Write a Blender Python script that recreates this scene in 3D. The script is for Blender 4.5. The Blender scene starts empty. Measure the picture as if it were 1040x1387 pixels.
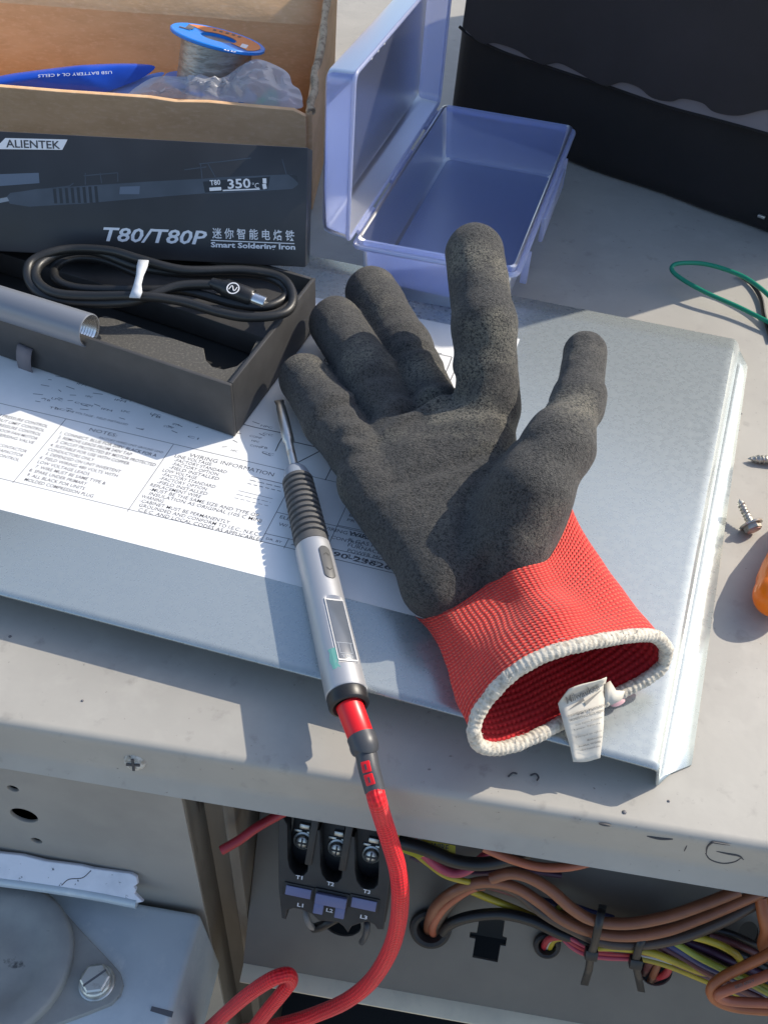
import bpy, bmesh, math, random
import numpy as np
from mathutils import Vector, Matrix, noise as mnoise

random.seed(7)
R = math.radians
S = bpy.context.scene
COL = S.collection

# ---------------------------------------------------------------- camera
# All lengths below are millimetres, turned into metres when a mesh is made.
FPX, W0, H0 = 1313.0, 1040.0, 1387.0          # focal length and size of the photograph in pixels
CAMH = 0.314                                  # camera height over the cabinet top


def ray(px, py):
    return np.array([(px - W0 / 2) / FPX, -(py - H0 / 2) / FPX, -1.0])


def _frame():
    up = -ray(435, 2000)
    up /= np.linalg.norm(up)
    hit = lambda px, py: ray(px, py) * (-CAMH / (ray(px, py) @ up))
    ax = hit(1040, 1150) - hit(0, 980)
    ax -= up * (ax @ up)
    ax /= np.linalg.norm(ax)
    return np.array([ax, np.cross(up, ax), up])


CM = _frame()                                 # camera axes -> world axes
CAM = np.array([0.0, 0.0, CAMH * 1000])

cam = bpy.data.cameras.new("camera")
cam_o = bpy.data.objects.new("camera", cam)
COL.objects.link(cam_o)
cam.sensor_fit = 'VERTICAL'
cam.sensor_height = 24.0
cam.lens = FPX / H0 * 24.0
cam.clip_start, cam.clip_end = 0.01, 500.0
cam_o.matrix_world = Matrix.Translation(Vector(CAM / 1000)) @ Matrix(CM.tolist()).to_4x4()
S.camera = cam_o

# ---------------------------------------------------------------- sky, sun, exposure
SUN_DIR = Vector((1.0, 0.73, 1.0)).normalized()          # towards the sun
SUN_EL = math.asin(SUN_DIR.z)
SUN_AZ = math.atan2(SUN_DIR.x, SUN_DIR.y)
world = bpy.data.worlds.new("World")
S.world = world
world.use_nodes = True
wn = world.node_tree
sky = wn.nodes.new("ShaderNodeTexSky")
sky.sky_type = 'NISHITA'
sky.sun_disc = False
sky.sun_elevation = SUN_EL
sky.sun_rotation = SUN_AZ
sky.dust_density = 1.4
sky.ozone_density = 1.0
wn.links.new(sky.outputs[0], wn.nodes["Background"].inputs[0])
wn.nodes["Background"].inputs[1].default_value = 0.15
sun = bpy.data.lights.new("sun", 'SUN')
sun.energy = 3.3
sun.angle = R(0.5)
sun.color = (1.0, 0.915, 0.775)
sun_o = bpy.data.objects.new("sun", sun)
COL.objects.link(sun_o)
sun_o.rotation_euler = SUN_DIR.to_track_quat('Z', 'Y').to_euler()
S.view_settings.view_transform = 'Standard'
S.view_settings.look = 'None'
S.view_settings.gamma = 1.0
S.view_settings.use_curve_mapping = False
S.view_settings.exposure = 0.62
S.cycles.max_bounces = 10
S.cycles.transparent_max_bounces = 24

# ---------------------------------------------------------------- where a sight line meets a surface
def wray(px, py):
    return CM @ ray(px, py)


def P(px, py, z=0.0):                          # horizontal plane at height z
    d = wray(px, py)
    return CAM + d * ((z - CAM[2]) / d[2])


def onY(px, py, y):                            # vertical plane at depth y
    d = wray(px, py)
    return CAM + d * (y / d[1])


def scale_at(p):                               # pixels per mm at a world point
    c = CM.T @ (np.asarray(p, float) - CAM)
    return FPX / -c[2]


def unit(v):
    v = np.asarray(v, float)
    return v / np.linalg.norm(v)


class Plane:
    """A flat working plane: o + a*x + b*y + w*n, in mm."""
    def __init__(self, o, x, y=None, n=None):
        self.o = np.asarray(o, float)
        self.x = unit(x)
        if n is not None:
            self.n = unit(n)
            self.x = unit(self.x - self.n * (self.x @ self.n))
            self.y = np.cross(self.n, self.x)
        else:
            y = np.asarray(y, float)
            self.y = unit(y - self.x * (y @ self.x))
            self.n = np.cross(self.x, self.y)

    def up(self, w):
        return Plane(self.o + self.n * w, self.x, self.y)

    def pt(self, a, b, w=0.0):
        return self.o + self.x * a + self.y * b + self.n * w

    def hit3(self, px, py, w=0.0):
        d = wray(px, py)
        t = ((self.o + self.n * w - CAM) @ self.n) / (d @ self.n)
        return CAM + d * t

    def hit(self, px, py, w=0.0):
        q = self.hit3(px, py, w) - self.o
        return np.array([q @ self.x, q @ self.y])


# ---------------------------------------------------------------- objects
BASE = {}                                      # world position (mm) of each object's origin


def _props(o, label=None, cat=None, group=None, kind=None):
    if label: o['label'] = label
    if cat: o['category'] = cat
    if group: o['group'] = group
    if kind: o['kind'] = kind
    return o


def thing(name, label, cat, loc, group=None):
    o = bpy.data.objects.new(name, None)
    o.empty_display_size = 0.01
    COL.objects.link(o)
    loc = np.asarray(loc, float)
    o.location = Vector(loc / 1000)
    BASE[o] = loc
    return _props(o, label, cat, group)


def obj(name, geo, mat, parent=None, label=None, cat=None, group=None, kind=None, smooth=40, loc=None):
    """geo = (verts mm world, faces[, uv per loop]) ; one mesh object."""
    verts, faces = np.asarray(geo[0], float), geo[1]
    base = BASE[parent] if parent is not None else (np.asarray(loc, float) if loc is not None else verts.mean(0) * [1, 1, 0] + [0, 0, verts[:, 2].min()])
    me = bpy.data.meshes.new(name)
    me.from_pydata(((verts - base) / 1000).tolist(), [], [list(f) for f in faces])
    if len(geo) > 2 and geo[2] is not None:
        uvl = me.uv_layers.new(name="UVMap")
        uvl.data.foreach_set("uv", np.asarray(geo[2], np.float32).ravel())
    for m in (mat if isinstance(mat, (list, tuple)) else [mat]):
        me.materials.append(m)
    if len(geo) > 3:
        me.polygons.foreach_set("material_index", geo[3])
    if smooth:
        me.polygons.foreach_set("use_smooth", [True] * len(me.polygons))
        me.set_sharp_from_angle(angle=R(smooth))
    me.update()
    o = bpy.data.objects.new(name, me)
    COL.objects.link(o)
    BASE[o] = base
    if parent is not None:
        o.parent = parent
    else:
        o.location = Vector(base / 1000)
    return _props(o, label, cat, group, kind)


def join(*geos):
    V, Fc, U, has = [], [], [], all(len(g) > 2 and g[2] is not None for g in geos)
    n = 0
    for g in geos:
        V.append(np.asarray(g[0], float))
        Fc += [tuple(i + n for i in f) for f in g[1]]
        if has: U.append(np.asarray(g[2], float).reshape(-1, 2))
        n += len(g[0])
    return (np.vstack(V), Fc, np.vstack(U) if has else None)


def from_bm(bm, T=None):
    bm.verts.index_update()
    V = np.array([v.co[:] for v in bm.verts])
    Fc = [tuple(v.index for v in f.verts) for f in bm.faces]
    bm.free()
    if T is not None:
        V = np.array([T(*v) for v in V])
    return (V, Fc, None)


def hexa(c8, bevel=0.0, seg=2):
    """box from 8 corners: 4 of the bottom in turn, then 4 of the top."""
    bm = bmesh.new()
    vs = [bm.verts.new(c) for c in c8]
    for f in ((3, 2, 1, 0), (4, 5, 6, 7), (0, 1, 5, 4), (1, 2, 6, 5), (2, 3, 7, 6), (3, 0, 4, 7)):
        bm.faces.new([vs[i] for i in f])
    bmesh.ops.recalc_face_normals(bm, faces=bm.faces)
    if bevel:
        bmesh.ops.bevel(bm, geom=list(bm.edges), offset=bevel, segments=seg, affect='EDGES', profile=0.5)
    return from_bm(bm)


def pbox(pl, a0, a1, b0, b1, w0, w1, bevel=0.0, seg=2):
    c = [pl.pt(a, b, w) for w in (w0, w1) for a, b in ((a0, b0), (a1, b0), (a1, b1), (a0, b1))]
    return hexa(c, bevel, seg)


def quadbox(q4, n, t, bevel=0.0):
    """slab: 4 corners of a face and a thickness t along n"""
    q4 = [np.asarray(q, float) for q in q4]
    n = np.asarray(n, float)
    return hexa(q4 + [q + n * t for q in q4], bevel)


def catmull(pts, n=8, closed=False):
    p = [np.asarray(q, float) for q in pts]
    m = len(p)
    out = []
    rng = range(m if closed else m - 1)
    for i in rng:
        if closed:
            a, b, c, d = p[(i - 1) % m], p[i], p[(i + 1) % m], p[(i + 2) % m]
        else:
            b, c = p[i], p[i + 1]
            a = p[i - 1] if i > 0 else 2 * b - c
            d = p[i + 2] if i + 2 < m else 2 * c - b
        for k in range(n):
            t = k / n
            out.append(0.5 * ((2 * b) + (-a + c) * t + (2 * a - 5 * b + 4 * c - d) * t * t + (-a + 3 * b - 3 * c + d) * t ** 3))
    if not closed:
        out.append(p[-1])
    return np.array(out)


def tube(path, r, seg=12, closed=False, caps=True):
    """round tube along a dense path (mm); r a number or one per point. UV: mm along, turn 0..1"""
    path = np.asarray(path, float)
    m = len(path)
    rr = np.full(m, r) if np.isscalar(r) else np.asarray(r, float)
    tan = np.roll(path, -1, 0) - np.roll(path, 1, 0) if closed else np.gradient(path, axis=0)
    tan /= np.linalg.norm(tan, axis=1)[:, None] + 1e-12
    ref = np.array([0, 0, 1.0]) if abs(tan[0][2]) < 0.9 else np.array([1.0, 0, 0])
    nrm = unit(np.cross(tan[0], ref))
    V, L = [], [0.0]
    for i in range(1, m):
        L.append(L[-1] + np.linalg.norm(path[i] - path[i - 1]))
    frames = []
    for i in range(m):
        nrm = unit(nrm - tan[i] * (nrm @ tan[i]))
        frames.append(nrm.copy())
    if closed:                                  # take out the twist gathered on the way round
        n0 = frames[0]
        ne = unit(frames[-1] - tan[0] * (frames[-1] @ tan[0]))
        ang = math.atan2(np.cross(ne, n0) @ tan[0], ne @ n0)
        for i in range(m):
            a = ang * i / m
            f = frames[i]
            frames[i] = f * math.cos(a) + np.cross(tan[i], f) * math.sin(a)
    for i in range(m):
        f = frames[i]
        b = np.cross(tan[i], f)
        for k in range(seg):
            a = 2 * math.pi * k / seg
            V.append(path[i] + (f * math.cos(a) + b * math.sin(a)) * rr[i])
    Fc, U = [], []
    for i in range(m if closed else m - 1):
        j = (i + 1) % m
        lj = L[j] if j else L[-1] + np.linalg.norm(path[0] - path[-1])
        for k in range(seg):
            k2 = (k + 1) % seg
            Fc.append((i * seg + k, i * seg + k2, j * seg + k2, j * seg + k))
            U += [(L[i], k / seg), (L[i], (k + 1) / seg), (lj, (k + 1) / seg), (lj, k / seg)]
    if caps and not closed:
        Fc.append(tuple(range(seg))[::-1])
        U += [(0, 0)] * seg
        Fc.append(tuple((m - 1) * seg + k for k in range(seg)))
        U += [(0, 0)] * seg
    return (np.array(V), Fc, np.array(U))


def lathe(a, axis, prof, seg=32, ref=None):
    """prof: list of (distance along axis, radius)"""
    a, ax = np.asarray(a, float), unit(axis)
    ref = np.asarray(ref, float) if ref is not None else (np.array([0, 0, 1.0]) if abs(ax[2]) < 0.9 else np.array([1.0, 0, 0]))
    f = unit(ref - ax * (ref @ ax))
    b = np.cross(ax, f)
    V, Fc, U = [], [], []
    for (t, r) in prof:
        for k in range(seg):
            g = 2 * math.pi * k / seg
            V.append(a + ax * t + (f * math.cos(g) + b * math.sin(g)) * max(r, 1e-3))
    for i in range(len(prof) - 1):
        for k in range(seg):
            k2 = (k + 1) % seg
            Fc.append((i * seg + k, i * seg + k2, (i + 1) * seg + k2, (i + 1) * seg + k))
            U += [(prof[i][0], k / seg), (prof[i][0], (k + 1) / seg), (prof[i + 1][0], (k + 1) / seg), (prof[i + 1][0], k / seg)]
    Fc.append(tuple(range(seg))[::-1])
    Fc.append(tuple((len(prof) - 1) * seg + k for k in range(seg)))
    U += [(0, 0)] * (2 * seg)
    return (np.array(V), Fc, np.array(U))


def loft(rings, closed=True, cap0=False, cap1=False):
    m, n = len(rings), len(rings[0])
    V = np.vstack(rings)
    Fc = []
    for i in range(m - 1):
        for k in range(n if closed else n - 1):
            k2 = (k + 1) % n
            Fc.append((i * n + k, i * n + k2, (i + 1) * n + k2, (i + 1) * n + k))
    if cap0: Fc.append(tuple(range(n))[::-1])
    if cap1: Fc.append(tuple((m - 1) * n + k for k in range(n)))
    return (V, Fc, None)


def _curve_mesh(cu):
    ob = bpy.data.objects.new("tmp", cu)
    me = ob.to_mesh()
    V = np.array([v.co[:] for v in me.vertices]) if len(me.vertices) else np.zeros((0, 3))
    Fc = [tuple(p.vertices) for p in me.polygons]
    ob.to_mesh_clear()
    bpy.data.objects.remove(ob)
    bpy.data.curves.remove(cu)
    return V, Fc


def plate2d(pl, outlines, t, w=0.0, bevel=0.0):
    """flat plate of thickness t under its face at w: first outline outside, the rest holes (a, b in mm)"""
    cu = bpy.data.curves.new("tmp", 'CURVE')
    cu.dimensions = '2D'
    cu.fill_mode = 'BOTH'
    cu.extrude = t / 2
    if bevel:
        cu.bevel_depth = bevel
        cu.bevel_resolution = 1
    for pts in outlines:
        sp = cu.splines.new('POLY')
        sp.points.add(len(pts) - 1)
        for q, (x, y) in zip(sp.points, pts):
            q.co = (x, y, 0, 1)
        sp.use_cyclic_u = True
    V, Fc = _curve_mesh(cu)
    return (np.array([pl.pt(x, y, w - t / 2 - bevel + z) for x, y, z in V]), Fc, None)


def text_geo(body, bold=0.0, shear=0.0):
    cu = bpy.data.curves.new("tmp", 'FONT')
    cu.body = body
    cu.size = 1.0
    cu.shear = shear
    cu.offset = bold
    cu.resolution_u = 2
    cu.fill_mode = 'FRONT'
    return _curve_mesh(cu)


def lettering(pl, body, p0, p1, capmm=None, w=0.0, bold=0.0, shear=0.0, local=False):
    """flat print on plane pl; baseline from p0 to p1 (pixels, or local mm); cap height in mm"""
    A = np.asarray(p0, float) if local else pl.hit(*p0, w)
    B = np.asarray(p1, float) if local else pl.hit(*p1, w)
    V, Fc = text_geo(body, bold, shear)
    if len(V) == 0:
        return (np.zeros((0, 3)), [], None)
    x0, x1 = V[:, 0].min(), V[:, 0].max()
    d = B - A
    sx = np.linalg.norm(d) / max(x1 - x0, 1e-6)
    sy = capmm / 0.7 if capmm else sx
    ex = unit(d)
    ey = np.array([-ex[1], ex[0]])
    out = [pl.pt(*(A + ex * (x - x0) * sx + ey * y * sy), w) for x, y, _ in V]
    return (np.array(out), Fc, None)


def strip2d(pl, pts, width, w=0.0, local=False):
    """flat printed line"""
    q = np.array([np.asarray(p, float) if local else pl.hit(*p, w) for p in pts])
    V, Fc = [], []
    for i in range(len(q) - 1):
        d = unit(q[i + 1] - q[i])
        nn = np.array([-d[1], d[0]]) * width / 2
        n = len(V)
        V += [pl.pt(*(q[i] - nn), w), pl.pt(*(q[i + 1] - nn), w), pl.pt(*(q[i + 1] + nn), w), pl.pt(*(q[i] + nn), w)]
        Fc.append((n, n + 1, n + 2, n + 3))
    return (np.array(V), Fc, None)


def poly2d(pl, pts, w=0.0):
    V = [pl.hit3(*p, w) for p in pts]
    return (np.array(V), [tuple(range(len(V)))], None)


def circle(c, r, n=28, ry=None, rot=0.0):
    ry = r if ry is None else ry
    out = []
    for k in range(n):
        a = 2 * math.pi * k / n
        x, y = r * math.cos(a), ry * math.sin(a)
        out.append((c[0] + x * math.cos(rot) - y * math.sin(rot), c[1] + x * math.sin(rot) + y * math.cos(rot)))
    return out


# ---------------------------------------------------------------- materials
def mat(name, col, rough=0.5, metal=0.0, mix=None, bump=None, fine=None, spec=0.5, sheen=0.0, stretch=None, coat=0.0, roughvar=None):
    """mix = [(colour, scale /mm, low, high, detail)...] ; bump = (scale /mm, depth mm, detail); fine = a second bump"""
    m = bpy.data.materials.new(name)
    m.use_nodes = True
    nt = m.node_tree
    b = nt.nodes["Principled BSDF"]
    b.inputs["Roughness"].default_value = rough
    b.inputs["Metallic"].default_value = metal
    b.inputs["Specular IOR Level"].default_value = spec
    if sheen:
        b.inputs["Sheen Weight"].default_value = sheen
    if coat:
        b.inputs["Coat Weight"].default_value = coat
        b.inputs["Coat Roughness"].default_value = 0.25
    tc = nt.nodes.new("ShaderNodeTexCoord")
    mp = nt.nodes.new("ShaderNodeMapping")
    nt.links.new(tc.outputs["Object"], mp.inputs[0])
    k = 1000.0
    mp.inputs["Scale"].default_value = [k * s for s in (stretch or (1, 1, 1))]
    src = None
    rgb = nt.nodes.new("ShaderNodeRGB")
    rgb.outputs[0].default_value = (*col, 1)
    src = rgb.outputs[0]
    for c2, sc, lo, hi, det in (mix or []):
        nz = nt.nodes.new("ShaderNodeTexNoise")
        nz.inputs["Scale"].default_value = sc
        nz.inputs["Detail"].default_value = det
        nz.inputs["Roughness"].default_value = 0.6
        nt.links.new(mp.outputs[0], nz.inputs["Vector"])
        mr = nt.nodes.new("ShaderNodeMapRange")
        mr.inputs["From Min"].default_value = lo
        mr.inputs["From Max"].default_value = hi
        nt.links.new(nz.outputs[0], mr.inputs[0])
        mx = nt.nodes.new("ShaderNodeMix")
        mx.data_type = 'RGBA'
        nt.links.new(mr.outputs[0], mx.inputs[0])
        nt.links.new(src, mx.inputs[6])
        mx.inputs[7].default_value = (*c2, 1)
        src = mx.outputs[2]
    nt.links.new(src, b.inputs["Base Color"])
    if roughvar:
        sc, lo, hi = roughvar
        nz = nt.nodes.new("ShaderNodeTexNoise")
        nz.inputs["Scale"].default_value = sc
        nz.inputs["Detail"].default_value = 5
        nt.links.new(mp.outputs[0], nz.inputs["Vector"])
        mr = nt.nodes.new("ShaderNodeMapRange")
        mr.inputs["From Min"].default_value = 0.3
        mr.inputs["From Max"].default_value = 0.7
        mr.inputs["To Min"].default_value = lo
        mr.inputs["To Max"].default_value = hi
        nt.links.new(nz.outputs[0], mr.inputs[0])
        nt.links.new(mr.outputs[0], b.inputs["Roughness"])
    nrm = None
    for bp in (bump, fine):
        if not bp:
            continue
        sc, dep, det = bp
        nz = nt.nodes.new("ShaderNodeTexNoise")
        nz.inputs["Scale"].default_value = sc
        nz.inputs["Detail"].default_value = det
        nt.links.new(mp.outputs[0], nz.inputs["Vector"])
        bn = nt.nodes.new("ShaderNodeBump")
        bn.inputs["Strength"].default_value = 1.0
        bn.inputs["Distance"].default_value = dep / 1000
        nt.links.new(nz.outputs[0], bn.inputs["Height"])
        if nrm is not None:
            nt.links.new(nrm, bn.inputs["Normal"])
        nrm = bn.outputs[0]
    if nrm is not None:
        nt.links.new(nrm, b.inputs["Normal"])
    return m


def mathn(nt, op, a, b=None, c=None):
    n = nt.nodes.new("ShaderNodeMath")
    n.operation = op
    for i, v in enumerate((a, b, c)):
        if v is None: continue
        if isinstance(v, (int, float)): n.inputs[i].default_value = v
        else: nt.links.new(v, n.inputs[i])
    return n.outputs[0]


def weave_mat(name, hi, lo, fu, fv, depth, rough=0.6, kind='knit', sheen=0.0, spec=0.4):
    """cloth whose yarns follow the UVs: fu rows per u, fv stitches per v"""
    m = bpy.data.materials.new(name)
    m.use_nodes = True
    nt = m.node_tree
    b = nt.nodes["Principled BSDF"]
    b.inputs["Roughness"].default_value = rough
    b.inputs["Specular IOR Level"].default_value = spec
    b.inputs["Sheen Weight"].default_value = sheen
    uv = nt.nodes.new("ShaderNodeUVMap")
    uv.uv_map = "UVMap"
    sp = nt.nodes.new("ShaderNodeSeparateXYZ")
    nt.links.new(uv.outputs[0], sp.inputs[0])
    wob = nt.nodes.new("ShaderNodeTexNoise")
    wob.inputs["Scale"].default_value = 60
    wob.inputs["Detail"].default_value = 3
    tco = nt.nodes.new("ShaderNodeTexCoord")
    nt.links.new(tco.outputs["Object"], wob.inputs["Vector"])
    u = mathn(nt, 'ADD', sp.outputs[0], mathn(nt, 'MULTIPLY', mathn(nt, 'SUBTRACT', wob.outputs[0], 0.5), 1.1 / fu))
    v = mathn(nt, 'ADD', sp.outputs[1], mathn(nt, 'MULTIPLY', mathn(nt, 'SUBTRACT', wob.outputs[0], 0.5), 0.9 / fv))
    tau = 2 * math.pi
    if kind == 'knit':
        row = mathn(nt, 'SINE', mathn(nt, 'MULTIPLY', u, fu * tau))
        par = mathn(nt, 'MULTIPLY', mathn(nt, 'FLOOR', mathn(nt, 'ADD', mathn(nt, 'MULTIPLY', u, fu), 0.25)), 0.5)
        st = mathn(nt, 'SINE', mathn(nt, 'MULTIPLY', mathn(nt, 'ADD', mathn(nt, 'MULTIPLY', v, fv), mathn(nt, 'MULTIPLY', par, 0.0)), tau))
        h = mathn(nt, 'MULTIPLY', mathn(nt, 'MULTIPLY_ADD', row, 0.5, 0.5), mathn(nt, 'MULTIPLY_ADD', st, 0.34, 0.66))
    else:                                      # braid: two crossing sets of yarns
        s1 = mathn(nt, 'SINE', mathn(nt, 'MULTIPLY', mathn(nt, 'ADD', mathn(nt, 'MULTIPLY', u, fu), mathn(nt, 'MULTIPLY', v, fv)), tau))
        s2 = mathn(nt, 'SINE', mathn(nt, 'MULTIPLY', mathn(nt, 'SUBTRACT', mathn(nt, 'MULTIPLY', u, fu), mathn(nt, 'MULTIPLY', v, fv)), tau))
        h = mathn(nt, 'MULTIPLY_ADD', mathn(nt, 'MULTIPLY', s1, s2), 0.5, 0.5)
    mx = nt.nodes.new("ShaderNodeMix")
    mx.data_type = 'RGBA'
    nt.links.new(mathn(nt, 'SMOOTH_MIN', h, 1.0, 0.1), mx.inputs[0])
    mx.inputs[6].default_value = (*lo, 1)
    mx.inputs[7].default_value = (*hi, 1)
    fz = nt.nodes.new("ShaderNodeTexNoise")
    fz.inputs["Scale"].default_value = 1500
    nt.links.new(tco.outputs["Object"], fz.inputs["Vector"])
    vr = mathn(nt, 'MULTIPLY_ADD', mathn(nt, 'ADD', fz.outputs[0], wob.outputs[0]), 0.7, 0.3)
    mv = nt.nodes.new("ShaderNodeMix")
    mv.data_type = 'RGBA'
    mv.blend_type = 'MULTIPLY'
    mv.inputs[0].default_value = 1.0
    nt.links.new(mx.outputs[2], mv.inputs[6])
    cmb = nt.nodes.new("ShaderNodeCombineColor")
    for k_ in range(3): nt.links.new(vr, cmb.inputs[k_])
    nt.links.new(cmb.outputs[0], mv.inputs[7])
    nt.links.new(mv.outputs[2], b.inputs["Base Color"])
    bn = nt.nodes.new("ShaderNodeBump")
    bn.inputs["Distance"].default_value = depth / 1000
    nt.links.new(h, bn.inputs["Height"])
    nt.links.new(bn.outputs[0], b.inputs["Normal"])
    return m


def clear_mat(name, col, through, rough=0.25, gloss=0.12, bumpdepth=0.0, bumpscale=0.05, fres=0.8):
    """thin milky plastic: lets part of the light straight through, scatters the rest"""
    m = bpy.data.materials.new(name)
    m.use_nodes = True
    nt = m.node_tree
    nt.nodes.remove(nt.nodes["Principled BSDF"])
    out = nt.nodes["Material Output"]
    tr = nt.nodes.new("ShaderNodeBsdfTransparent")
    tr.inputs[0].default_value = (*[0.78 + 0.22 * c for c in col], 1)
    di = nt.nodes.new("ShaderNodeBsdfDiffuse")
    di.inputs[0].default_value = (*col, 1)
    tl = nt.nodes.new("ShaderNodeBsdfTranslucent")
    tl.inputs[0].default_value = (*col, 1)
    gl = nt.nodes.new("ShaderNodeBsdfGlossy")
    gl.inputs["Roughness"].default_value = rough
    m1, m2, m3 = (nt.nodes.new("ShaderNodeMixShader") for _ in range(3))
    m1.inputs[0].default_value = 0.5
    nt.links.new(di.outputs[0], m1.inputs[1]); nt.links.new(tl.outputs[0], m1.inputs[2])
    m2.inputs[0].default_value = through
    nt.links.new(m1.outputs[0], m2.inputs[1]); nt.links.new(tr.outputs[0], m2.inputs[2])
    fr = nt.nodes.new("ShaderNodeFresnel")
    fr.inputs[0].default_value = 1.45
    nt.links.new(mathn(nt, 'MULTIPLY_ADD', fr.outputs[0], fres, gloss * 0.3), m3.inputs[0])
    nt.links.new(m2.outputs[0], m3.inputs[1]); nt.links.new(gl.outputs[0], m3.inputs[2])
    if bumpdepth:
        tc = nt.nodes.new("ShaderNodeTexCoord")
        nz = nt.nodes.new("ShaderNodeTexNoise")
        nz.inputs["Scale"].default_value = bumpscale * 1000
        nt.links.new(tc.outputs["Object"], nz.inputs["Vector"])
        bn = nt.nodes.new("ShaderNodeBump")
        bn.inputs["Distance"].default_value = bumpdepth / 1000
        nt.links.new(nz.outputs[0], bn.inputs["Height"])
        for s in (di, tl, gl):
            nt.links.new(bn.outputs[0], s.inputs["Normal"])
    nt.links.new(m3.outputs[0], out.inputs[0])
    return m


M = {}
M['deck'] = mat('painted_steel', (0.372, 0.352, 0.312), 0.5, 0, [((0.318, 0.30, 0.268), 0.012, 0.42, 0.72, 6), ((0.405, 0.385, 0.342), 0.05, 0.5, 0.8, 4), ((0.25, 0.235, 0.21), 0.11, 0.60, 0.80, 8), ((0.15, 0.14, 0.125), 0.42, 0.69, 0.76, 4)], (0.25, 0.05, 3), (0.006, 1.2, 2))
M['inner'] = mat('inner_steel_shade', (0.155, 0.142, 0.122), 0.5, 0.1, [((0.125, 0.115, 0.10), 0.02, 0.4, 0.7, 5)], (0.3, 0.03, 2))  # darker copy of the front steel, for the shade under the overhanging top
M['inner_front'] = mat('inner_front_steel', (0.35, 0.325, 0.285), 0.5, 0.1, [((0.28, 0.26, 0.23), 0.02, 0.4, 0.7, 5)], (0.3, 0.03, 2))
M['flange'] = mat('light_catching_flange', (0.68, 0.60, 0.44), 0.5, 0, [((0.55, 0.49, 0.37), 0.04, 0.45, 0.7, 4), ((0.2, 0.18, 0.15), 0.3, 0.7, 0.78, 3)])  # paler and warmer than the deck, for the light the lip catches
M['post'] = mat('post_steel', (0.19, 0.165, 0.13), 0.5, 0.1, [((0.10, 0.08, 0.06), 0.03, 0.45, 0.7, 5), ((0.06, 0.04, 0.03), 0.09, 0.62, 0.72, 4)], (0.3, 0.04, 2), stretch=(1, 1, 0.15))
M['galv'] = mat('galvanised_steel', (0.41, 0.45, 0.455), 0.30, 0.5, [((0.395, 0.436, 0.444), 0.03, 0.42, 0.62, 6), ((0.425, 0.464, 0.465), 0.3, 0.48, 0.72, 2), ((0.34, 0.375, 0.385), 0.6, 0.68, 0.76, 3)], (0.6, 0.006, 3), None, roughvar=(0.3, 0.25, 0.31))
M['galv_old'] = mat('weathered_galvanised_steel', (0.55, 0.62, 0.66), 0.5, 0.25, [((0.42, 0.50, 0.56), 0.03, 0.4, 0.65, 5), ((0.64, 0.69, 0.71), 0.12, 0.55, 0.75, 4)], (0.15, 0.06, 4))
M['disc'] = mat('grey_zinc_cover', (0.33, 0.33, 0.31), 0.6, 0.1, [((0.25, 0.255, 0.25), 0.03, 0.4, 0.65, 5), ((0.08, 0.08, 0.08), 0.1, 0.66, 0.74, 5)], (0.2, 0.08, 4))
M['bolt'] = mat('zinc_bolt', (0.62, 0.62, 0.58), 0.35, 0.85, [((0.4, 0.38, 0.34), 0.2, 0.5, 0.7, 4)], (0.6, 0.04, 3))
M['paper'] = mat('white_label', (0.80, 0.80, 0.79), 0.55, 0, [((0.74, 0.74, 0.73), 0.03, 0.45, 0.7, 4)], (0.05, 0.15, 2))
M['ink'] = mat('black_ink', (0.05, 0.05, 0.055), 0.6)
M['ink_grey'] = mat('grey_ink', (0.11, 0.11, 0.12), 0.6)
M['white_ink'] = mat('white_ink', (0.78, 0.78, 0.80), 0.5)
M['card'] = mat('brown_cardboard', (0.74, 0.47, 0.26), 0.85, 0, [((0.64, 0.39, 0.205), 0.03, 0.4, 0.7, 5), ((0.78, 0.52, 0.31), 0.2, 0.5, 0.75, 4)], (0.25, 0.12, 4), (0.02, 0.8, 2), spec=0.2, stretch=(1, 1, 3))
M['card_edge'] = mat('torn_cardboard_edge', (0.55, 0.42, 0.28), 0.9, 0, [((0.28, 0.2, 0.13), 0.25, 0.45, 0.65, 4)], (0.5, 0.5, 3), spec=0.1)
M['sleeve'] = mat('black_printed_card', (0.020, 0.021, 0.024), 0.42, 0, [((0.036, 0.040, 0.048), 0.012, 0.4, 0.7, 3)], (0.05, 0.1, 2))
M['sleeve_dk'] = mat('dark_grey_print', (0.018, 0.021, 0.027), 0.4)
M['print_a'] = mat('print_blue_grey', (0.11, 0.14, 0.19), 0.4)
M['print_b'] = mat('print_mid_grey', (0.05, 0.062, 0.08), 0.4, 0, [((0.07, 0.085, 0.11), 0.05, 0.4, 0.7, 2)])
M['print_c'] = mat('print_light_grey', (0.25, 0.28, 0.32), 0.4)
M['trayc'] = mat('black_card', (0.042, 0.041, 0.041), 0.5, 0, [((0.055, 0.054, 0.054), 0.08, 0.4, 0.7, 4)], (0.2, 0.05, 3))
M['foam'] = mat('black_foam', (0.085, 0.082, 0.076), 0.95, 0, [((0.15, 0.142, 0.125), 0.8, 0.5, 0.75, 4)], (1.2, 0.25, 3), spec=0.15)
M['tube'] = mat('grey_anodised_tube', (0.20, 0.215, 0.245), 0.42, 0.35, None, (1.5, 0.01, 2))
M['thread'] = mat('bare_aluminium', (0.72, 0.72, 0.72), 0.25, 0.95)
M['cablek'] = mat('black_rubber_cable', (0.018, 0.018, 0.018), 0.42, 0, None, (0.6, 0.05, 2))
M['tie_w'] = mat('milky_tie', (0.55, 0.58, 0.62), 0.45)
M['blue'] = mat('blue_foil', (0.01, 0.075, 0.50), 0.32, 0, [((0.008, 0.05, 0.36), 0.03, 0.4, 0.7, 3)], (0.03, 0.8, 2))
M['blue_lt'] = mat('pale_blue_packet', (0.22, 0.33, 0.72), 0.4, 0, None, (0.06, 0.6, 2))
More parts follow.
